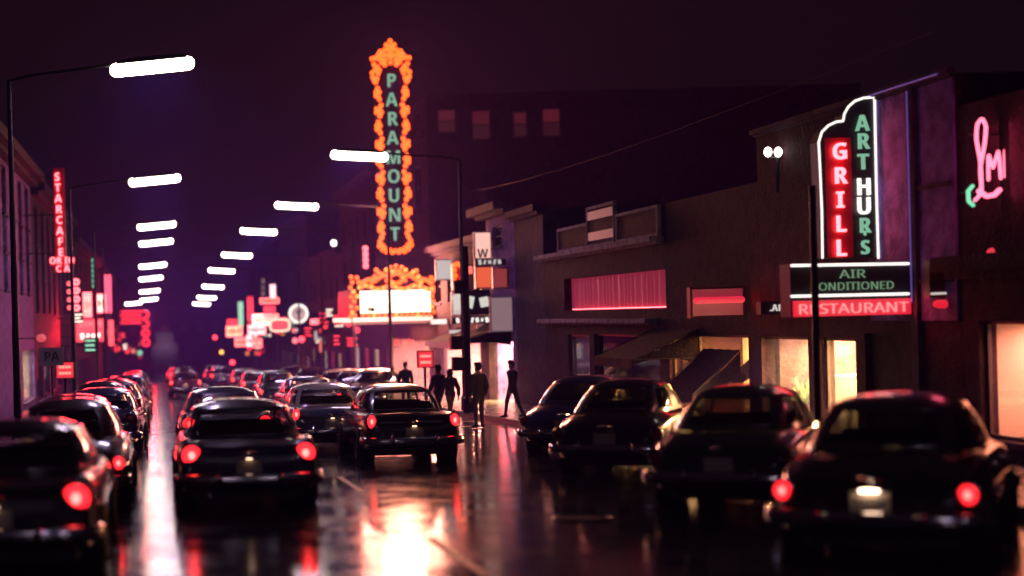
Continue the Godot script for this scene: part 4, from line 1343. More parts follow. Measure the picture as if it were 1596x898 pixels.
func build_left_signs() -> void:
	# vertical star sign
	var d := 66.0
	var k := d / F
	var base := P(97, 424, d)
	var t := thing("star_vertical_sign", "tall thin red neon word sign ending in a short crossbar of letters", "sign", Vector3(base.x, base.y, -d))
	var mb := MB.new()
	mb.box(Vector3(-2 * k, 82 * k, -0.12), Vector3(17 * k, 160 * k, 0.24)).box(Vector3(0, 17 * k, -0.12), Vector3(40 * k, 13 * k, 0.23)).box(Vector3(0, 6 * k, -0.12), Vector3(26 * k, 12 * k, 0.22))
	part(t, "cabinet", mb.done(), mats["sign_red"])
	var word := "STARCAFE"
	for i in 8:
		part(t, "letter", text_mesh(word[i], 12 * k, 0.04), mats["neon_red"], Vector3((-4 + i * 0.35) * k, (148 - i * 16.8) * k, 0.07))
	part(t, "lettering", text_mesh("OR IO", 10 * k, 0.04), mats["neon_red"], Vector3(0, 17.5 * k, 0.07))
	part(t, "lettering", text_mesh("C A", 10 * k, 0.04), mats["neon_red"], Vector3(1 * k, 5 * k, 0.07))
	mb = MB.new()
	for yy in [30, 90, 150]:
		mb.rod(Vector3(-6 * k, yy * k, -0.12), Vector3(XL - base.x, yy * k, -0.12), 0.03)
	part(t, "bracket", mb.done(), mats["dark_metal"])
	area_light(t, Vector3(0, 80 * k, 0.2), Vector2(0.5, 4.2), Color(1, 0.14, 0.2), 3.0, Vector3(0, 0, 1))
	# the red cluster beyond
	d = 90.0
	neon_column("red_loop_sign", "tall red sign of stacked neon loops in the red cluster", 119, 433, 500, 90.0, 14, mats["neon_red"], 5)
	neon_column("pink_edge_sign", "narrow pink neon sign standing outside the red loop sign", 108, 436, 486, 94.0, 9, glow("pink_tube", 4.0, 0.44, 0.6), 4)
	neon_column("arched_red_sign", "tall narrow red neon sign with two parallel tubes", 168, 428, 488, 118.0, 15, glow("soft_neon_red", 3.0, 0.24, 0.44))
	neon_column("green_column_sign", "thin green vertical neon sign above the red cluster", 145.5, 402, 450, 104.0, 7, mats["neon_green"], 6)
	panel("coral_upright_sign", "rounded coral upright sign beside the red loop sign", 130, 455, 142, 495, 96.0, glow("coral_upright", 4.4, 0.56, 0.4), mats["sign_maroon"])
	panel("cream_upright_sign", "cream lit upright sign between green column and arched red sign", 151, 458, 165, 488, 110.0, glow("cream_upright", 2.8, 1.9, 1.4), mats["sign_maroon"])
	t = panel("red_store_sign", "broad red store sign with bars of pink letters", 117, 496, 166, 534, 88.0, glow("store_red", 2.0, 0.12, 0.16), mats["sign_maroon"], [["#####", 141, 505, 8, mats["letter_pink"]], ["####", 141, 524, 9, glow("letter_white_pink", 4.0, 2.4, 2.2)]])
	area_light(t, Vector3(0, 0.7, 0.2), Vector2(1.8, 1.4), Color(1, 0.12, 0.16), 110.0, Vector3(0, 0, 1))
	panel("red_tail_sign", "red upright sign at the road end of the broad store sign", 168, 498, 178, 540, 100.0, glow("tail_sign", 3.0, 0.2, 0.24), mats["sign_maroon"])
	t = panel("hanging_red_banner", "wide red glowing sign of neon bars hung over the far road", 186, 481, 224, 508, 142.0, mats["sign_maroon"], mats["sign_maroon"])
	for i in 4:
		mb = MB.new()
		mb.tube([Vector3(-1.02 + 0.1 * (i % 2), 0.3 + i * 0.36, 0.1), Vector3(1.02 - 0.16 * ((i + 1) % 2), 0.3 + i * 0.36, 0.1)], 0.11, 8)
		part(t, "neon_tube", mb.done(), glow("banner_red", 2.2, 0.06, 0.1))
	area_light(t, Vector3(0, 0.8, 0.2), Vector2(2.2, 1.5), Color(1, 0.08, 0.14), 200.0, Vector3(0, 0, 1))
	t = neon_column("hanging_red_column", "red glowing column sign of stacked loops hung beside the wide red one", 226.5, 483, 541, 146.0, 19, mats["banner_red"], 4)
	area_light(t, Vector3(0, 1.8, 0.2), Vector2(1.2, 3.6), Color(1, 0.08, 0.14), 200.0, Vector3(0, 0, 1))
	for q in [[6, 526, 12, "dull red round lamp sign at the near end of the parked side"], [64, 527, 16, "dull red oval lamp sign above the parking board"]]:
		var p := P(q[0], q[1], 60.0)
		var s := thing("lamp_sign", q[3], "sign", p)
		mb = MB.new()
		mb.ball(Vector3.ZERO, Vector3(q[2] * 0.5, 6.5, 3.0) * 60.0 / F, 14)
		part(s, "globe", mb.done(), glow("dull_globe", 0.75, 0.09, 0.1))
		mb = MB.new()
		mb.rod(Vector3(-0.1, 0, -0.02), Vector3(XL - p.x, 0, -0.02), 0.025)
		part(s, "bracket", mb.done(), mats["dark_metal"])

func build_posts() -> void:
	# dark poles along the kerbs
	var d := 23.3
	var foot := Vector3(P(1273, 560, d).x, gy(d) + 0.13, -d)
	var t := thing("utility_pole", "dark round pole standing before the restaurant canopy", "pole", foot)
	var mb := MB.new()
	for i in 6:
		mb.rod(Vector3(0, i * 0.75, 0), Vector3(0, (i + 1) * 0.75, 0), 0.06 - i * 0.002, 12)
	part(t, "shaft", mb.done(), mats["dark_metal"])
	mb = MB.new()
	mb.rod(Vector3(0, 0, 0), Vector3(0, 0.4, 0), 0.14, 12)
	part(t, "base", mb.done(), mats["dark_metal"])
	d = 49.0
	foot = Vector3(P(730, 620, d).x, gy(d) + 0.13, -d)
	t = thing("signal_pole", "thick dark pole with pedestrian signal boxes in front of the sign shop", "pole", foot)
	var top := P(722, 384, d).y - foot.y
	mb = MB.new()
	mb.rod(Vector3.ZERO, Vector3(0, top, 0), 0.12, 12).rod(Vector3.ZERO, Vector3(0, 0.5, 0), 0.19, 12)
	part(t, "shaft", mb.done(), mats["dark_metal"])
	var yb := P(724, 570, d).y - foot.y
	for q in [[-0.12, 0.05], [-0.16, 0.75], [0.0, 2.6]]:
		mb = MB.new()
		mb.box(Vector3(q[0] - 0.2, yb + q[1], 0.05), Vector3(0.4, 0.42, 0.3)).box(Vector3(q[0] - 0.2, yb + q[1] + 0.23, 0.16), Vector3(0.42, 0.03, 0.3))
		part(t, "signal_box", mb.done(), mats["dark_metal"])
	for q in [[663, 560, 52.0, 22, 24, CURB_R + 0.3, "red lit pedestrian signal with two bars of letters by the theatre lobby"], [101, 577, 50.0, 26, 24, -3.4, "red lit pedestrian signal with two bars of letters under the parking board"]]:
		var k: float = q[2] / F
		var p := P(q[0], q[1], q[2])
		var s := thing("pedestrian_signal", q[6], "traffic signal", Vector3(p.x, gy(q[2]) + (0.13 if p.x > CURB_R or p.x < CURB_L else 0.0), p.z))
		var y := p.y - s.position.y
		mb = MB.new()
		mb.rod(Vector3(0, 0, -0.15), Vector3(0, y + 0.3, -0.15), 0.05)
		part(s, "post", mb.done(), mats["dark_metal"])
		mb = MB.new()
		mb.box(Vector3(0, y, -0.08), Vector3(q[3] * k + 0.06, q[4] * k + 0.06, 0.16)).box(Vector3(0, y + q[4] * k * 0.5 + 0.04, 0.08), Vector3(q[3] * k + 0.08, 0.02, 0.2))
		part(s, "housing", mb.done(), mats["dark_metal"])
		mb = MB.new()
		mb.box(Vector3(0, y, 0.008), Vector3(q[3] * k, q[4] * k, 0.012))
		part(s, "face", mb.done(), glow("walk_face", 1.1, 0.035, 0.05))
		for r in [0.2, -0.2]:
			mb = MB.new()
			for i in 4:
				mb.box(Vector3((i - 1.5) * q[3] * k * 0.19, y + r * q[4] * k, 0.02), Vector3(q[3] * k * 0.15, q[4] * k * 0.17, 0.012))
			part(s, "letter_bar", mb.done(), glow("walk_letters", 2.4, 0.5, 0.4))
	# parking board
	d = 44.0
	foot = Vector3(P(80, 556, d).x, gy(d) + 0.13, -d)
	t = thing("parking_board", "grey square board with dark letters PA on a post", "sign", foot)
	var yc := P(80, 556, d).y - foot.y
	mb = MB.new()
	mb.rod(Vector3(0, 0, -0.05), Vector3(0, yc, -0.05), 0.03)
	part(t, "post", mb.done(), mats["dark_metal"])
	mb = MB.new()
	mb.box(Vector3(0, yc, 0), Vector3(38 * d / F, 28 * d / F, 0.03))
	part(t, "board", mb.done(), mats["sign_grey"])
	part(t, "lettering", text_mesh("PA", 14 * d / F, 0.01), mats["sign_dark"], Vector3(0, yc, 0.022))
	# overhead wire
	t = thing("overhead_wire", "thin overhead wire catching the light above the roofs", "wire", P(985, 165, 42.0))
	mb = MB.new()
	var pts := []
	for i in 13:
		var a := i / 12.0
		pts.append(P(600, 300, 110.0).lerp(Vector3(XR, PX(1480, 40, XR).y, -25.6), a) + Vector3(0, -1.2 * sin(a * PI), 0))
	mb.tube(pts, 0.004, 5)
	world_part(t, "cable", mb, mats["rubber"])

# ====================================================================== cars
func smooth_list(rows: Array, per: int) -> Array:      # Catmull-Rom through rows of floats
	var out := []
	for i in rows.size() - 1:
		var a: Array = rows[maxi(i - 1, 0)]
		var b: Array = rows[i]
		var c: Array = rows[i + 1]
		var e: Array = rows[mini(i + 2, rows.size() - 1)]
		for j in per:
			var q := []
			for n in b.size():
				q.append(cubic_interpolate(b[n], c[n], a[n], e[n], j / float(per)))
			out.append(q)
	out.append(rows[-1])
	return out
func body_mesh(stations: Array) -> ArrayMesh:      # stations: [z, half width, middle height, edge height, sill height], rear first
	var st := smooth_list(stations, 4)
	var rows := []
	for q in st:
		var z: float = q[0]
		var w: float = q[1]
		var yc: float = q[2]
		var ye: float = q[3]
		var yb: float = q[4]
		var half := smooth_list([[0.0, yb], [0.82 * w, yb], [0.955 * w, yb + 0.07], [w, lerpf(yb, ye, 0.5)], [0.985 * w, ye - 0.15], [0.94 * w, ye - 0.03], [0.86 * w, ye], [0.72 * w, lerpf(ye, yc, 0.65)], [0.38 * w, yc + 0.01], [0.0, yc + 0.02]], 3)
		var row := []
		for p in half:
			row.append(Vector3(p[0], p[1], z))
		for i in range(half.size() - 2, 0, -1):
			row.append(Vector3(-half[i][0], half[i][1], z))
		rows.append(row)
	# closed ends
	for e in 2:
		var src: Array = rows[0] if e == 0 else rows[-1]
		var mid := Vector3.ZERO
		for p in src:
			mid += p / src.size()
		var cap := []
		for p in src:
			cap.append(mid + (p - mid) * 0.02 + Vector3(0, 0, 0.03 if e == 0 else -0.03))
		if e == 0:
			rows.push_front(cap)
		else:
			rows.append(cap)
	rows.reverse()
	return MB.new().grid(rows, true).done()
func loop_point(c: Dictionary, deg: float, t: float) -> Vector3:      # the glasshouse: belt line to roof edge
	var a := deg_to_rad(deg)
	var n := 0.52
	var cx := signf(cos(a)) * pow(absf(cos(a)), n)
	var sz := signf(sin(a)) * pow(absf(sin(a)), n)
	var belt := Vector3(cx * c.wb, c.yb, sz * c.lb + c.zb)
	var roof := Vector3(cx * c.wr, c.yr, sz * c.lr + c.zr)
	return belt.lerp(roof, t) + Vector3(cx * 0.03, 0, sz * 0.05) * sin(t * PI)
func shell(c: Dictionary, a0: float, a1: float, t0: float, t1: float, n: int, push := 0.0) -> Array:
	var rows := []
	for j in 4:
		var row := []
		for i in n + 1:
			var p := loop_point(c, lerpf(a0, a1, i / float(n)), lerpf(t0, t1, j / 3.0))
			row.append(p + Vector3(p.x, 0, p.z - c.zb).normalized() * push)
		rows.append(row)
	return rows
func sweep(pts: Array, hgt: float, thick: float) -> MB:      # a chrome bar: an oval section carried along points in the floor plan
	var rows := []
	for i in pts.size():
		var p: Vector3 = pts[i]
		var tg: Vector3 = (pts[mini(i + 1, pts.size() - 1)] - pts[maxi(i - 1, 0)]).normalized()
		var side := Vector3.UP.cross(tg).normalized()
		var row := []
		for k in 10:
			var a := k / 10.0 * TAU
			row.append(p + Vector3.UP * sin(a) * hgt * 0.5 + side * cos(a) * thick * 0.5)
		rows.append(row)
	return MB.new().grid(rows, true)
func make_car(kind: String, paint_m: Material, roof_m: Material, lit: bool) -> Node3D:
	var c := {}
	var stations := []
	if kind == "finned":
		c = {"L": 5.2, "W": 2.0, "yb": 0.98, "yr": 1.40, "wb": 0.88, "wr": 0.71, "lb": 1.52, "lr": 0.98, "zb": 0.1, "zr": 0.12, "tl": [0.79, 0.80, 2.53], "tr": [0.132, 0.132], "rear": [49.0, 131.0]}
		stations = [[2.58, 0.80, 0.66, 0.72, 0.44], [2.54, 0.90, 0.82, 0.92, 0.36], [2.42, 0.95, 0.90, 1.01, 0.30], [2.0, 0.985, 0.95, 1.02, 0.26], [1.3, 0.995, 0.97, 0.985, 0.2], [0.2, 1.0, 0.955, 0.955, 0.2], [-1.0, 0.995, 0.965, 0.95, 0.2], [-1.8, 0.975, 0.93, 0.94, 0.26], [-2.35, 0.94, 0.86, 0.9, 0.3], [-2.54, 0.88, 0.76, 0.82, 0.36], [-2.6, 0.78, 0.62, 0.66, 0.44]]
	elif kind == "rounded":
		c = {"L": 4.95, "W": 1.86, "yb": 1.06, "yr": 1.47, "wb": 0.80, "wr": 0.61, "lb": 1.55, "lr": 0.84, "zb": 0.25, "zr": 0.12, "tl": [0.80, 0.70, 2.36], "tr": [0.075, 0.085], "rear": [64.0, 116.0]}
		stations = [[2.46, 0.60, 0.56, 0.58, 0.40], [2.41, 0.76, 0.72, 0.70, 0.34], [2.2, 0.86, 0.88, 0.82, 0.28], [1.7, 0.92, 1.02, 0.92, 0.26], [1.1, 0.93, 1.07, 0.98, 0.26], [0.2, 0.93, 1.02, 0.99, 0.26], [-0.9, 0.93, 1.05, 0.98, 0.26], [-1.6, 0.92, 1.03, 0.94, 0.26], [-2.15, 0.86, 0.95, 0.86, 0.28], [-2.4, 0.76, 0.78, 0.74, 0.34], [-2.48, 0.6, 0.6, 0.6, 0.42]]
	else:
		c = {"L": 5.0, "W": 1.92, "yb": 1.0, "yr": 1.40, "wb": 0.84, "wr": 0.66, "lb": 1.48, "lr": 0.92, "zb": 0.12, "zr": 0.12, "tl": [0.80, 0.84, 2.44], "tr": [0.075, 0.12], "rear": [55.0, 125.0]}
		stations = [[2.48, 0.74, 0.62, 0.66, 0.42], [2.44, 0.86, 0.80, 0.86, 0.35], [2.28, 0.92, 0.92, 0.96, 0.29], [1.9, 0.95, 0.98, 0.99, 0.26], [1.2, 0.96, 0.99, 0.97, 0.25], [0.2, 0.96, 0.98, 0.97, 0.25], [-0.9, 0.96, 0.99, 0.96, 0.25], [-1.7, 0.94, 0.97, 0.95, 0.26], [-2.2, 0.9, 0.9, 0.92, 0.3], [-2.42, 0.82, 0.78, 0.82, 0.36], [-2.5, 0.7, 0.6, 0.64, 0.44]]
	var root := Node3D.new()
	part(root, "body", body_mesh(stations), paint_m)
	# glasshouse: pillars and rails in paint, panes of glass between
	var r0: float = c.rear[0]
	var r1: float = c.rear[1]
	var wins := [[r0, r1, "rear_window"], [-133.0, -47.0, "windscreen"], [-40.0, -2.0, "side_window"], [3.0, minf(r0 - 9.0, 41.0), "side_window"], [-178.0, -140.0, "side_window"], [maxf(r1 + 9.0, 139.0), 177.0, "side_window"]]
	var frame := MB.new()
	frame.grid(shell(c, -180.0, 180.0, -0.06, 0.10, 72))
	frame.grid(shell(c, -180.0, 180.0, 0.88, 1.0, 72))
	var cuts := [[-180.0, -178.0], [-140.0, -133.0], [-47.0, -40.0], [-2.0, 3.0], [minf(r0 - 9.0, 41.0), r0], [r1, maxf(r1 + 9.0, 139.0)], [177.0, 180.0]]
	for q in cuts:
		frame.grid(shell(c, q[0], q[1], 0.08, 0.9, 8))
	var gh := part(root, "pillars", frame.done(), roof_m)
	for q in wins:
		part(root, q[2], MB.new().grid(shell(c, q[0], q[1], 0.09, 0.89, 16, -0.012)).done(), mats["car_glass"])
		if q[2] == "rear_window":
			var tr := MB.new()
			var e := []
			for i in 17:
				e.append(loop_point(c, lerpf(q[0], q[1], i / 16.0), 0.09) + Vector3(0, 0, 0.012))
			tr.tube(e, 0.011, 6)
			part(gh, "window_trim", tr.done(), mats["chrome"])
			tr = MB.new()
			e = []
			for i in 17:
				e.append(loop_point(c, lerpf(q[0], q[1], i / 16.0), 0.89) + Vector3(0, 0, 0.008))
			tr.tube(e, 0.009, 6)
			part(gh, "window_trim", tr.done(), mats["chrome"])
	var dome := []
	for j in 6:
		var rr := 1.0 - j / 5.0
		var row := []
		for i in 48:
			var p := loop_point(c, i * 7.5, 1.0)
			row.append(Vector3(p.x * rr, c.yr + 0.12 * (1.0 - rr * rr * rr), c.zr + (p.z - c.zr) * rr))
		dome.append(row)
	dome.reverse()
	part(root, "roof", MB.new().grid(dome, true).done(), roof_m)
	part(root, "underbody", MB.new().box(Vector3(0, 0.26, 0.1), Vector3(c.W * 0.78, 0.18, c.L * 0.86)).done(), mats["rubber"])
	# seats
	for z in [0.75, -0.35]:
		var sb := MB.new()
		sb.box(Vector3(0, 0.92, z + 0.2), Vector3(1.25, 0.4, 0.14), Basis(Vector3.RIGHT, 0.15)).rod(Vector3(-0.6, 1.12, z + 0.24), Vector3(0.6, 1.12, z + 0.24), 0.06)
		part(root, "seat", sb.done(), mats["seat_cloth"])
	# bumpers
	var hl: float = c.L * 0.5
	var hw: float = c.W * 0.5
	for e in [1.0, -1.0]:
		var pts := []
		for q in [[-1.0, -0.3], [-0.985, -0.12], [-0.93, -0.0], [-0.8, 0.05], [-0.45, 0.085], [0.0, 0.095], [0.45, 0.085], [0.8, 0.05], [0.93, 0.0], [0.985, -0.12], [1.0, -0.3]]:
			pts.append(Vector3(q[0] * (hw + 0.02), 0.46, e * (hl + q[1])))
		var bp := part(root, "bumper", sweep(pts, 0.16, 0.075).done(), mats["chrome"])
		for s in [-1, 1]:
			part(bp, "bumper_guard", MB.new().ball(Vector3(s * 0.42, 0.48, e * (hl + 0.12)), Vector3(0.045, 0.15, 0.05), 10).done(), mats["chrome"])
	# lamps
	for s in [-1, 1]:
		var at := Vector3(s * c.tl[0], c.tl[1], c.tl[2])
		var bz := MB.new()
		bz.add(torus(1.0, 0.16), Transform3D(Basis(Vector3.RIGHT, PI / 2) * Basis.from_scale(Vector3(c.tr[0] + 0.018, 0.16, c.tr[1] + 0.018)), at))
		bz.rod(at + Vector3(0, 0, -0.22), at, c.tr[0] + 0.012, 16)
		var lampn := part(root, "taillight", MB.new().ball(at, Vector3(c.tr[0], c.tr[1], 0.055), 16).done(), mats["tail_red"] if lit else mats["lens_unlit"])
		part(lampn, "bezel", bz.done(), mats["chrome"])
		if lit:
			part(lampn, "bulb", MB.new().ball(at + Vector3(0, 0, 0.04), Vector3(c.tr[0] * 0.46, c.tr[1] * 0.46, 0.02), 10).done(), mats["tail_core"])
		var hd := part(root, "headlight", MB.new().ball(Vector3(s * hw * 0.76, 0.74, -hl + 0.06), Vector3(0.1, 0.1, 0.07), 12).done(), mats["window_frame_dark"])
		part(hd, "bezel", MB.new().ring(Vector3(s * hw * 0.76, 0.74, -hl + 0.05), 0.11, 0.02, Basis(Vector3.RIGHT, PI / 2)).done(), mats["chrome"])
	# plate, boot handle, exhaust
	var lp := part(root, "license_plate", MB.new().box(Vector3(0, 0.635, hl + 0.075), Vector3(0.34, 0.17, 0.012)).done(), mats["plate_paint"])
	part(lp, "plate_frame", MB.new().box(Vector3(0, 0.635, hl + 0.066), Vector3(0.38, 0.21, 0.012)).done(), mats["chrome"])
	part(lp, "plate_bracket", MB.new().box(Vector3(0, 0.6, hl + 0.0), Vector3(0.1, 0.1, 0.12)).done(), mats["dark_metal"])
	if lit:
		part(root, "plate_lamp", MB.new().box(Vector3(0, 0.745, hl + 0.10), Vector3(0.08, 0.014, 0.025)).done(), glow("small_plate_lamp", 5.0, 2.8, 1.8))
	part(root, "boot_handle", MB.new().ball(Vector3(0, 0.83, hl - 0.02), Vector3(0.14, 0.025, 0.05), 10).done(), mats["chrome"])
	part(root, "exhaust_pipe", MB.new().rod(Vector3(-0.55, 0.26, hl - 0.6), Vector3(-0.55, 0.25, hl + 0.03), 0.03, 10).done(), mats["chrome"])
	# side trim and wheels
	for s in [-1, 1]:
		var tp := []
		for q in smooth_list(stations, 4):
			if q[0] < hl - 0.35 and q[0] > -hl + 0.35:
				tp.append(Vector3(s * (q[1] + 0.006), lerpf(q[4], q[3], 0.5) + 0.06, q[0]))
		part(root, "side_trim", sweep(tp, 0.035, 0.02).done(), mats["chrome"])
		for z in [0.55, -0.55]:
			part(root, "door_handle", MB.new().ball(Vector3(s * (hw - 0.005), 0.86, z), Vector3(0.03, 0.016, 0.09), 8).done(), mats["chrome"])
		for z in [1.42, -1.52]:
			var wc := Vector3(s * (hw - 0.095), 0.34, z)
			var ar := MB.new().rod(Vector3(s * (hw - 0.3), 0.36, z), Vector3(s * (hw + 0.003), 0.36, z), 0.42, 24)
			part(root, "wheel_arch", ar.done(), mats["rubber"])
			var wl := MB.new()
			wl.rod(wc - Vector3(0.08, 0, 0), wc + Vector3(0.08, 0, 0), 0.34, 28)
			wl.add(torus(0.27, 0.07), Transform3D(Basis(Vector3.BACK, PI / 2), wc + Vector3(s * 0.07, 0, 0)))
			var wn := part(root, "wheel", wl.done(), mats["rubber"])
			part(wn, "hubcap", MB.new().ball(wc + Vector3(s * 0.1, 0, 0), Vector3(0.03, 0.16, 0.16), 16).done(), mats["chrome"])
	return root
func torus(r: float, w: float) -> TorusMesh:
	var key := "torus_%.2f_%.2f" % [r, w]
	if not shared.has(key):
		var t := TorusMesh.new()
		t.inner_radius = r - w
		t.outer_radius = r + w
		t.rings = 24
		t.ring_segments = 8
		shared[key] = t
	return shared[key]
func build_cars() -> void:
	var black := paint("paint_black", 0.012, 0.012, 0.014)
	var navy := paint("paint_navy", 0.024, 0.03, 0.10)
	var maroon := paint("paint_maroon", 0.12, 0.012, 0.016)
	var green := paint("paint_green", 0.024, 0.055, 0.04)
	var grey := paint("paint_grey", 0.17, 0.165, 0.18)
	var slate := paint("paint_slate", 0.08, 0.09, 0.15)
	var cream := paint("paint_cream", 0.45, 0.42, 0.36)
	var protos := {}
	# kind, body, roof, lit, x, tail distance, turn in degrees (nose towards the pavement positive), name, label, group
	var list := [
		["finned", navy, slate, true, 1.12, 20.4, 0.0, "finned_sedan", "dark finned sedan with big round red taillights and wide rear window", ""],
		["plain", black, black, true, 4.75, 28.4, 0.0, "black_sedan", "black sedan with glowing taillights in the lane beside the finned sedan", ""],
		["plain", slate, cream, true, 3.7, 33.0, 0.0, "two_tone_sedan", "slate sedan with pale roof driving ahead of the black sedan", ""],
		["finned", grey, slate, true, 1.25, 30.5, 0.0, "grey_sedan", "grey sedan whose pale roof shows over the finned sedan", ""],
		["plain", maroon, maroon, true, 1.1, 84.0, 0.0, "maroon_sedan", "maroon sedan with two red taillights far ahead in the finned sedan lane", ""],
		["rounded", black, black, true, 1.35, 106.0, 0.0, "distant_sedan", "black rounded sedan following the queue ahead of the maroon one", "cars far down the road"],
		["plain", navy, navy, true, 4.6, 46.0, 0.0, "navy_sedan", "navy sedan with pale roof streak between two tone car and pedestrians", ""],
		["rounded", green, green, true, 4.8, 62.0, 0.0, "green_sedan", "dark green rounded sedan ahead of the navy sedan", ""],
		["plain", black, cream, true, 4.9, 90.0, 0.0, "distant_sedan", "black sedan with pale roof far ahead in the theatre side lane", "cars far down the road"],
		["finned", maroon, maroon, true, 4.5, 118.0, 0.0, "distant_sedan", "maroon finned sedan far ahead in the theatre side lane", "cars far down the road"],
		["rounded", black, black, true, 1.2, 124.0, 0.0, "distant_sedan", "distant dark sedan leading the queue of cars", "cars far down the road"],
		["plain", navy, navy, true, 1.0, 142.0, 0.0, "distant_sedan", "distant dark sedan leading the queue of cars", "cars far down the road"],
		["plain", black, black, true, 4.7, 74.0, 0.0, "distant_sedan", "distant dark sedan leading the queue of cars", "cars far down the road"],
		["rounded", black, black, true, 4.4, 136.0, 0.0, "distant_sedan", "distant dark sedan leading the queue of cars", "cars far down the road"],
		# angle parked along the restaurant side
		["rounded", black, black, true, 6.62, 13.9, 33.0, "tall_sedan", "tall rounded black sedan angle parked with lit plate between its taillights", ""],
		["rounded", green, green, false, 6.95, 18.6, 30.0, "angle_parked_sedan", "dark green sedan angle parked past the tall rounded sedan", "cars angle parked before the restaurant"],
		["rounded", black, black, false, 7.3, 24.6, 28.0, "angle_parked_sedan", "black rounded sedan angle parked before the awning shop", "cars angle parked before the restaurant"],
		["rounded", navy, navy, false, 7.95, 29.6, 28.0, "angle_parked_sedan", "navy rounded sedan angle parked before the curtain building", "cars angle parked before the restaurant"],
		["rounded", black, black, false, 7.6, 58.0, 26.0, "far_angle_parked_sedan", "black rounded sedan angle parked past the crossing near the theatre", "cars angle parked past the crossing"],
		["plain", slate, slate, false, 7.6, 64.0, 26.0, "far_angle_parked_sedan", "slate sedan angle parked before the theatre marquee", "cars angle parked past the crossing"],
		["finned", green, cream, false, 7.6, 70.0, 26.0, "far_angle_parked_sedan", "green finned sedan with pale roof angle parked by the theatre", "cars angle parked past the crossing"],
		["plain", black, black, false, 7.6, 84.0, 26.0, "far_angle_parked_sedan", "black sedan angle parked just past the theatre", "cars angle parked past the crossing"],
		["rounded", maroon, maroon, false, 7.6, 96.0, 26.0, "far_angle_parked_sedan", "maroon rounded sedan angle parked last, before the striped cornice block", "cars angle parked past the crossing"],
		# parallel parked
		["finned", black, black, true, -1.7, 14.4, 0.0, "kerb_sedan", "black sedan at the kerb with a round red taillight on its fin", "cars parked along the kerb"],
		["rounded", maroon, maroon, true, -1.5, 20.7, 0.0, "kerb_sedan", "maroon rounded sedan at the kerb just ahead of the black one", "cars parked along the kerb"],
		["plain", black, maroon, false, -1.78, 26.7, -1.5, "kerb_sedan", "black sedan with maroon roof third in the kerb row", "cars parked along the kerb"],
		["finned", navy, navy, false, -1.62, 33.2, 1.2, "kerb_sedan", "navy finned sedan fourth in the kerb row", "cars parked along the kerb"],
		["rounded", black, black, false, -1.85, 39.7, -0.8, "kerb_sedan", "black rounded sedan fifth in the kerb row", "cars parked along the kerb"],
		["plain", slate, slate, false, -1.66, 45.3, 1.6, "kerb_sedan", "slate sedan sixth in the kerb row by the parking board", "cars parked along the kerb"],
		["plain", maroon, maroon, false, -1.90, 52.0, -1.2, "kerb_sedan", "maroon sedan seventh in the kerb row past the parking board", "cars parked along the kerb"],
		["rounded", navy, navy, false, -1.60, 58.7, 0.8, "kerb_sedan", "navy rounded sedan eighth in the kerb row", "cars parked along the kerb"],
		["finned", black, black, false, -1.80, 64.7, -1.0, "kerb_sedan", "black finned sedan ninth in the kerb row", "cars parked along the kerb"],
		["plain", green, green, false, -1.7, 72.0, 0.0, "kerb_sedan", "dark green sedan tenth in the kerb row", "cars parked along the kerb"],
		["rounded", black, black, false, -1.7, 80.0, 0.0, "kerb_sedan", "black rounded sedan last in the kerb row", "cars parked along the kerb"],
	]
	for q in list:
		var key := "%s_%s" % [q[0], q[3]]
		if not protos.has(key):
			protos[key] = make_car(q[0], black, black, q[3])
		var o: Node3D = protos[key].duplicate()
		o.name = numbered(q[7])
		add_child(o)
		for ch in o.get_children():
			if ch.name == "body":
				ch.material_override = q[1]
			elif ch.name in ["roof", "pillars"]:
				ch.material_override = q[2]
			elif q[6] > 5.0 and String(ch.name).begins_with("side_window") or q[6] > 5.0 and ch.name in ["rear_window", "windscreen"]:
				ch.material_override = mats["darkened_car_glass"]
		o.set_meta("label", q[8])
		o.set_meta("category", "car")
		if q[9] != "":
			o.set_meta("group", q[9])
		var turn := deg_to_rad(q[6])
		var half: float = {"finned": 2.6, "rounded": 2.48, "plain": 2.5}[q[0]]
		var ctr := Vector3(q[4] + sin(turn) * half, 0, -(q[5] + cos(turn) * half))
		ctr.y = gy(-ctr.z) + 0.002
		o.transform = Transform3D(Basis(Vector3.RIGHT, -atan(SLOPE)) * Basis(Vector3.UP, -turn), ctr)
		if q[7] == "tall_sedan":
			var pb := part(o, "plate_flood", MB.new().box(Vector3(0, 0.735, 2.60), Vector3(0.16, 0.02, 0.035)).done(), glow("plate_lamp_glow", 14.0, 9.0, 6.0))
			pb.position = Vector3(0, 0, 0)
			for i in 5:
				part(o, "plate_mark", MB.new().box(Vector3(-0.11 + i * 0.055, 0.625, 2.5625), Vector3(0.028, 0.075, 0.004)).done(), mats["plate_ink"])
			part(o, "antenna", MB.new().rod(Vector3(0.7, 0.98, -0.9), Vector3(0.72, 1.9, -0.75), 0.006, 5).done(), mats["chrome"])
	for kk in protos:
		protos[kk].free()

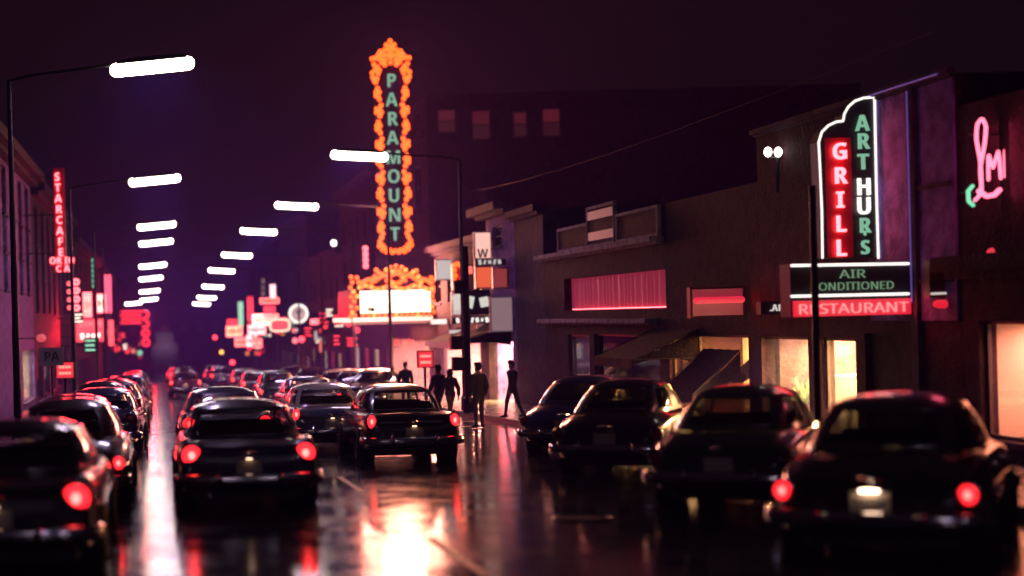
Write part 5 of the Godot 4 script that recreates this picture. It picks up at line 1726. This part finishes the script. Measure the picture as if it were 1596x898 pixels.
# ====================================================================== people
func smin(a: float, b: float, k: float) -> float:
	var h := clampf(0.5 + 0.5 * (b - a) / k, 0.0, 1.0)
	return lerpf(b, a, h) - k * h * (1.0 - h)
func field(p: Vector3, bones: Array, k: float) -> float:
	var best := 9.0
	for b in bones:
		var ab: Vector3 = b[1] - b[0]
		var t := clampf((p - b[0]).dot(ab) / maxf(ab.length_squared(), 1e-8), 0.0, 1.0)
		var dd: Vector3 = p - (b[0] + ab * t)
		if b.size() > 4:
			dd *= b[4]
		best = smin(best, dd.length() - lerpf(b[2], b[3], t), k)
	return best
func nets(st: SurfaceTool, bones: Array, cell: float, k: float, tint: Callable) -> void:      # surface nets of the blended bones
	var lo := Vector3(9, 9, 9)
	var hi := -lo
	for b in bones:
		var r := maxf(b[2], b[3]) * 1.5 + cell * 2.0
		for q in [b[0], b[1]]:
			lo = lo.min(q - Vector3(r, r, r))
			hi = hi.max(q + Vector3(r, r, r))
	var n := Vector3i(((hi - lo) / cell).ceil()) + Vector3i.ONE
	var val := PackedFloat32Array()
	val.resize(n.x * n.y * n.z)
	var i := 0
	for z in n.z:
		for y in n.y:
			for x in n.x:
				val[i] = field(lo + Vector3(x, y, z) * cell, bones, k)
				i += 1
	var sx := 1
	var sy := n.x
	var sz := n.x * n.y
	var corner := [0, sx, sy, sx + sy, sz, sx + sz, sy + sz, sx + sy + sz]
	var pos := [Vector3(0, 0, 0), Vector3(1, 0, 0), Vector3(0, 1, 0), Vector3(1, 1, 0), Vector3(0, 0, 1), Vector3(1, 0, 1), Vector3(0, 1, 1), Vector3(1, 1, 1)]
	var edges := [[0, 1], [2, 3], [4, 5], [6, 7], [0, 2], [1, 3], [4, 6], [5, 7], [0, 4], [1, 5], [2, 6], [3, 7]]
	var vert := {}
	for z in n.z - 1:
		for y in n.y - 1:
			for x in n.x - 1:
				var c0 := x + y * sy + z * sz
				var neg := 0
				for q in corner:
					if val[c0 + q] < 0.0:
						neg += 1
				if neg == 0 or neg == 8:
					continue
				var sum := Vector3.ZERO
				var cnt := 0
				for e in edges:
					var va := val[c0 + corner[e[0]]]
					var vb := val[c0 + corner[e[1]]]
					if (va < 0.0) != (vb < 0.0):
						sum += pos[e[0]].lerp(pos[e[1]], va / (va - vb))
						cnt += 1
				vert[c0] = lo + (Vector3(x, y, z) + sum / cnt) * cell
	var strides := [sx, sy, sz]
	for c0 in vert:
		for ax in 3:
			var s0: int = strides[ax]
			var s1: int = strides[(ax + 1) % 3]
			var s2: int = strides[(ax + 2) % 3]
			var a := val[c0]
			var b := val[c0 + s0]
			if (a < 0.0) == (b < 0.0):
				continue
			if not (vert.has(c0 - s1) and vert.has(c0 - s2) and vert.has(c0 - s1 - s2)):
				continue
			var q := [vert[c0], vert[c0 - s1], vert[c0 - s1 - s2], vert[c0 - s2]]
			if a < 0.0:
				q.reverse()
			for m in [0, 1, 2, 0, 2, 3]:
				st.set_color(tint.call(q[m]))
				st.add_vertex(q[m])
func make_person(kind: String, coat: Color, trousers: Color) -> Node3D:
	# facing -z is away from the camera; joints in metres, feet at y = 0
	var stride := 0.0 if kind == "standing" else 0.24
	var skin := Color(0.33, 0.2, 0.15)
	var root := Node3D.new()
	var st := SurfaceTool.new()
	st.begin(Mesh.PRIMITIVE_TRIANGLES)
	st.set_smooth_group(0)
	var bones := []
	var hands := []
	bones.append([Vector3(0, 1.0, 0), Vector3(0, 1.18, 0), 0.15, 0.14, Vector3(1, 1, 1.25)])
	bones.append([Vector3(0, 1.18, 0), Vector3(0, 1.38, 0.01), 0.14, 0.16, Vector3(1, 1, 1.3)])
	bones.append([Vector3(-0.14, 1.42, 0), Vector3(0.14, 1.42, 0), 0.075, 0.075])
	bones.append([Vector3(0, 1.42, 0), Vector3(0, 1.54, -0.01), 0.062, 0.055])
	for s in [-1, 1]:
		var f: float = s * stride
		var hip := Vector3(s * 0.09, 0.95, 0)
		var knee := Vector3(s * 0.095, 0.51, -f * 0.55 - 0.02)
		var ank := Vector3(s * 0.1, 0.09, -f * 0.9 + (0.1 if f < 0 else 0.0))
		bones.append([hip, knee, 0.095, 0.062])
		bones.append([knee, ank, 0.062, 0.045])
		bones.append([ank + Vector3(0, -0.035, 0.04), ank + Vector3(s * 0.02, -0.05, -0.15), 0.048, 0.036])
		var sh := Vector3(s * 0.185, 1.40, 0)
		var el := Vector3(s * 0.245, 1.12, f * 0.35 + 0.02)
		var wr := Vector3(s * 0.235, 0.88, f * 0.8 - 0.06)
		bones.append([sh, el, 0.066, 0.05])
		bones.append([el, wr, 0.05, 0.036])
		hands.append([wr, s])
	var tint := func(p: Vector3) -> Color:
		if p.y > 1.475:
			return skin
		if p.y < 0.1:
			return Color(0.015, 0.012, 0.012)
		if p.y < 0.86 and absf(p.x) < 0.18:
			return trousers
		return coat
	nets(st, bones, 0.028, 0.05, tint)
	# head
	var hc := Vector3(0, 1.63, -0.02)
	var head := [[hc + Vector3(0, 0.03, 0.015), hc + Vector3(0, 0.02, -0.01), 0.088, 0.085, Vector3(1.18, 0.88, 1)], [hc + Vector3(0, -0.06, -0.03), hc + Vector3(0, -0.075, -0.05), 0.055, 0.045], [hc + Vector3(0, 0.015, -0.095), hc + Vector3(0, -0.02, -0.112), 0.010, 0.016], [hc + Vector3(-0.078, -0.01, 0.01), hc + Vector3(-0.082, 0.03, 0.015), 0.014, 0.018], [hc + Vector3(0.078, -0.01, 0.01), hc + Vector3(0.082, 0.03, 0.015), 0.014, 0.018], [hc + Vector3(0, -0.07, 0.02), hc + Vector3(0, -0.15, 0.02), 0.05, 0.055], [hc + Vector3(-0.02, -0.055, -0.088), hc + Vector3(0.02, -0.055, -0.088), 0.009, 0.009]]
	nets(st, head, 0.013, 0.02, func(p: Vector3) -> Color: return Color(0.2, 0.06, 0.05) if absf(p.y - hc.y + 0.055) < 0.012 and p.z < hc.z - 0.085 else skin)
	for q in hands:
		var w: Vector3 = q[0]
		var s: float = q[1]
		var fb := [[w, w + Vector3(0, -0.075, -0.015), 0.026, 0.03, Vector3(1.5, 1, 1)]]
		for i in 4:
			var o := Vector3(0, -0.085, -0.045 + i * 0.021)
			var ln: float = [0.034, 0.042, 0.044, 0.036][i]
			fb.append([w + o, w + o + Vector3(-s * 0.006, -ln, -0.004), 0.0095, 0.009])
			fb.append([w + o + Vector3(-s * 0.006, -ln, -0.004), w + o + Vector3(-s * 0.024, -ln * 1.8, -0.006), 0.009, 0.0075])
		fb.append([w + Vector3(-s * 0.008, -0.03, -0.035), w + Vector3(-s * 0.018, -0.075, -0.07), 0.011, 0.0085])
		nets(st, fb, 0.008, 0.008, func(_p: Vector3) -> Color: return skin)
	st.generate_normals()
	var bm := mat("person_cloth", Color.WHITE, 0.85)
	bm.vertex_color_use_as_albedo = true
	part(root, "body", st.commit(), bm)
	# coat: a closed skirted shape round the body from shoulder to knee
	var cm := mat("coat_%s_%.3f" % [kind, coat.r], lin(coat.r, coat.g, coat.b), 0.9)
	var rows := []
	for q in [[1.475, 0.072, 0.07], [1.45, 0.16, 0.1], [1.40, 0.212, 0.135], [1.28, 0.205, 0.155], [1.08, 0.182, 0.148], [0.9, 0.2, 0.165], [0.7, 0.225, 0.19 + stride * 0.1], [0.52, 0.245, 0.21 + stride * 0.22]]:
		var row := []
		for i in 28:
			var a := i / 28.0 * TAU
			var fold := 1.0 + (0.035 * sin(a * 7.0 + q[0] * 4.0) if q[0] < 1.1 else 0.0)
			row.append(Vector3(cos(a) * q[1] * fold, q[0], sin(a) * q[2] * fold))
		rows.append(row)
	var cmsh := MB.new().grid(rows, true)
	for s in [-1, 1]:
		var f: float = s * stride
		cmsh.rod(Vector3(s * 0.185, 1.40, 0), Vector3(s * 0.245, 1.12, f * 0.35 + 0.02), 0.075, 12)
		cmsh.ball(Vector3(s * 0.185, 1.40, 0), Vector3(0.078, 0.078, 0.078), 12).ball(Vector3(s * 0.245, 1.12, f * 0.35 + 0.02), Vector3(0.075, 0.075, 0.075), 12)
		cmsh.rod(Vector3(s * 0.245, 1.12, f * 0.35 + 0.02), Vector3(s * 0.236, 0.9, f * 0.78 - 0.055), 0.062, 12)
	part(root, "coat", cmsh.done(), cm)
	if kind == "woman":
		part(root, "hair", MB.new().ball(hc + Vector3(0, 0.035, 0.03), Vector3(0.105, 0.12, 0.105), 16).ball(hc + Vector3(0, -0.05, 0.06), Vector3(0.09, 0.09, 0.06), 12).done(), mat("hair_dark", lin(0.02, 0.014, 0.01), 0.6))
	else:
		part(root, "hair", MB.new().ball(hc + Vector3(0, 0.03, 0.025), Vector3(0.09, 0.1, 0.09), 16).done(), mat("hair_dark", lin(0.02, 0.014, 0.01), 0.6))
		var hat := []
		for q in [[0.075, 0.155], [0.085, 0.15], [0.09, 0.1], [0.1, 0.098], [0.16, 0.09], [0.185, 0.075], [0.18, 0.03], [0.178, 0.001]]:
			var row := []
			for i in 24:
				var a := i / 24.0 * TAU
				row.append(hc + Vector3(cos(a) * q[1] * 0.93, q[0] - 0.01 + 0.012 * absf(cos(a)) * (1.0 if q[1] > 0.12 else 0.0), sin(a) * q[1] * 1.1))
			hat.append(row)
		part(root, "hat", MB.new().grid(hat, true).done(), mat("hat_felt", lin(0.02, 0.017, 0.018), 0.9))
	return root
func build_people() -> void:
	var protos := {
		"walk": make_person("walking", Color(0.022, 0.02, 0.026), Color(0.02, 0.02, 0.025)),
		"stand": make_person("standing", Color(0.03, 0.022, 0.024), Color(0.025, 0.022, 0.022)),
		"woman": make_person("woman", Color(0.055, 0.045, 0.06), Color(0.16, 0.1, 0.08)),
	}
	# kind, pixel x, distance, turn, label
	var list := [
		["stand", 746, 41.5, 0.4, "person in dark hat and long coat by the signal pole", 1.03],
		["walk", 684, 45.5, 0.5, "person in dark navy coat walking beside the red pedestrian signal", 0.99],
		["woman", 702, 45.2, 0.35, "bareheaded person in long dark coat walking with the hatted one", 0.93],
		["walk", 799, 44.5, 1.9, "person in dark coat and hat outside the blank building", 0.96],
		["woman", 612, 60.0, 0.1, "bareheaded person in grey coat under the theatre marquee", 0.94],
		["walk", 633, 58.0, -0.2, "person in hat walking under the theatre marquee", 1.02],
	]
	for q in list:
		var o: Node3D = protos[q[0]].duplicate()
		o.name = numbered("person")
		add_child(o)
		var p := P(q[1], 620, q[2])
		var lift := 0.14 if p.x > CURB_R else 0.0
		o.transform = Transform3D(Basis(Vector3.UP, q[3]) * Basis.from_scale(Vector3.ONE * q[5]), Vector3(p.x, gy(q[2]) + lift, -q[2]))
		o.set_meta("label", q[4])
		o.set_meta("category", "person")
	for k in protos:
		protos[k].free()
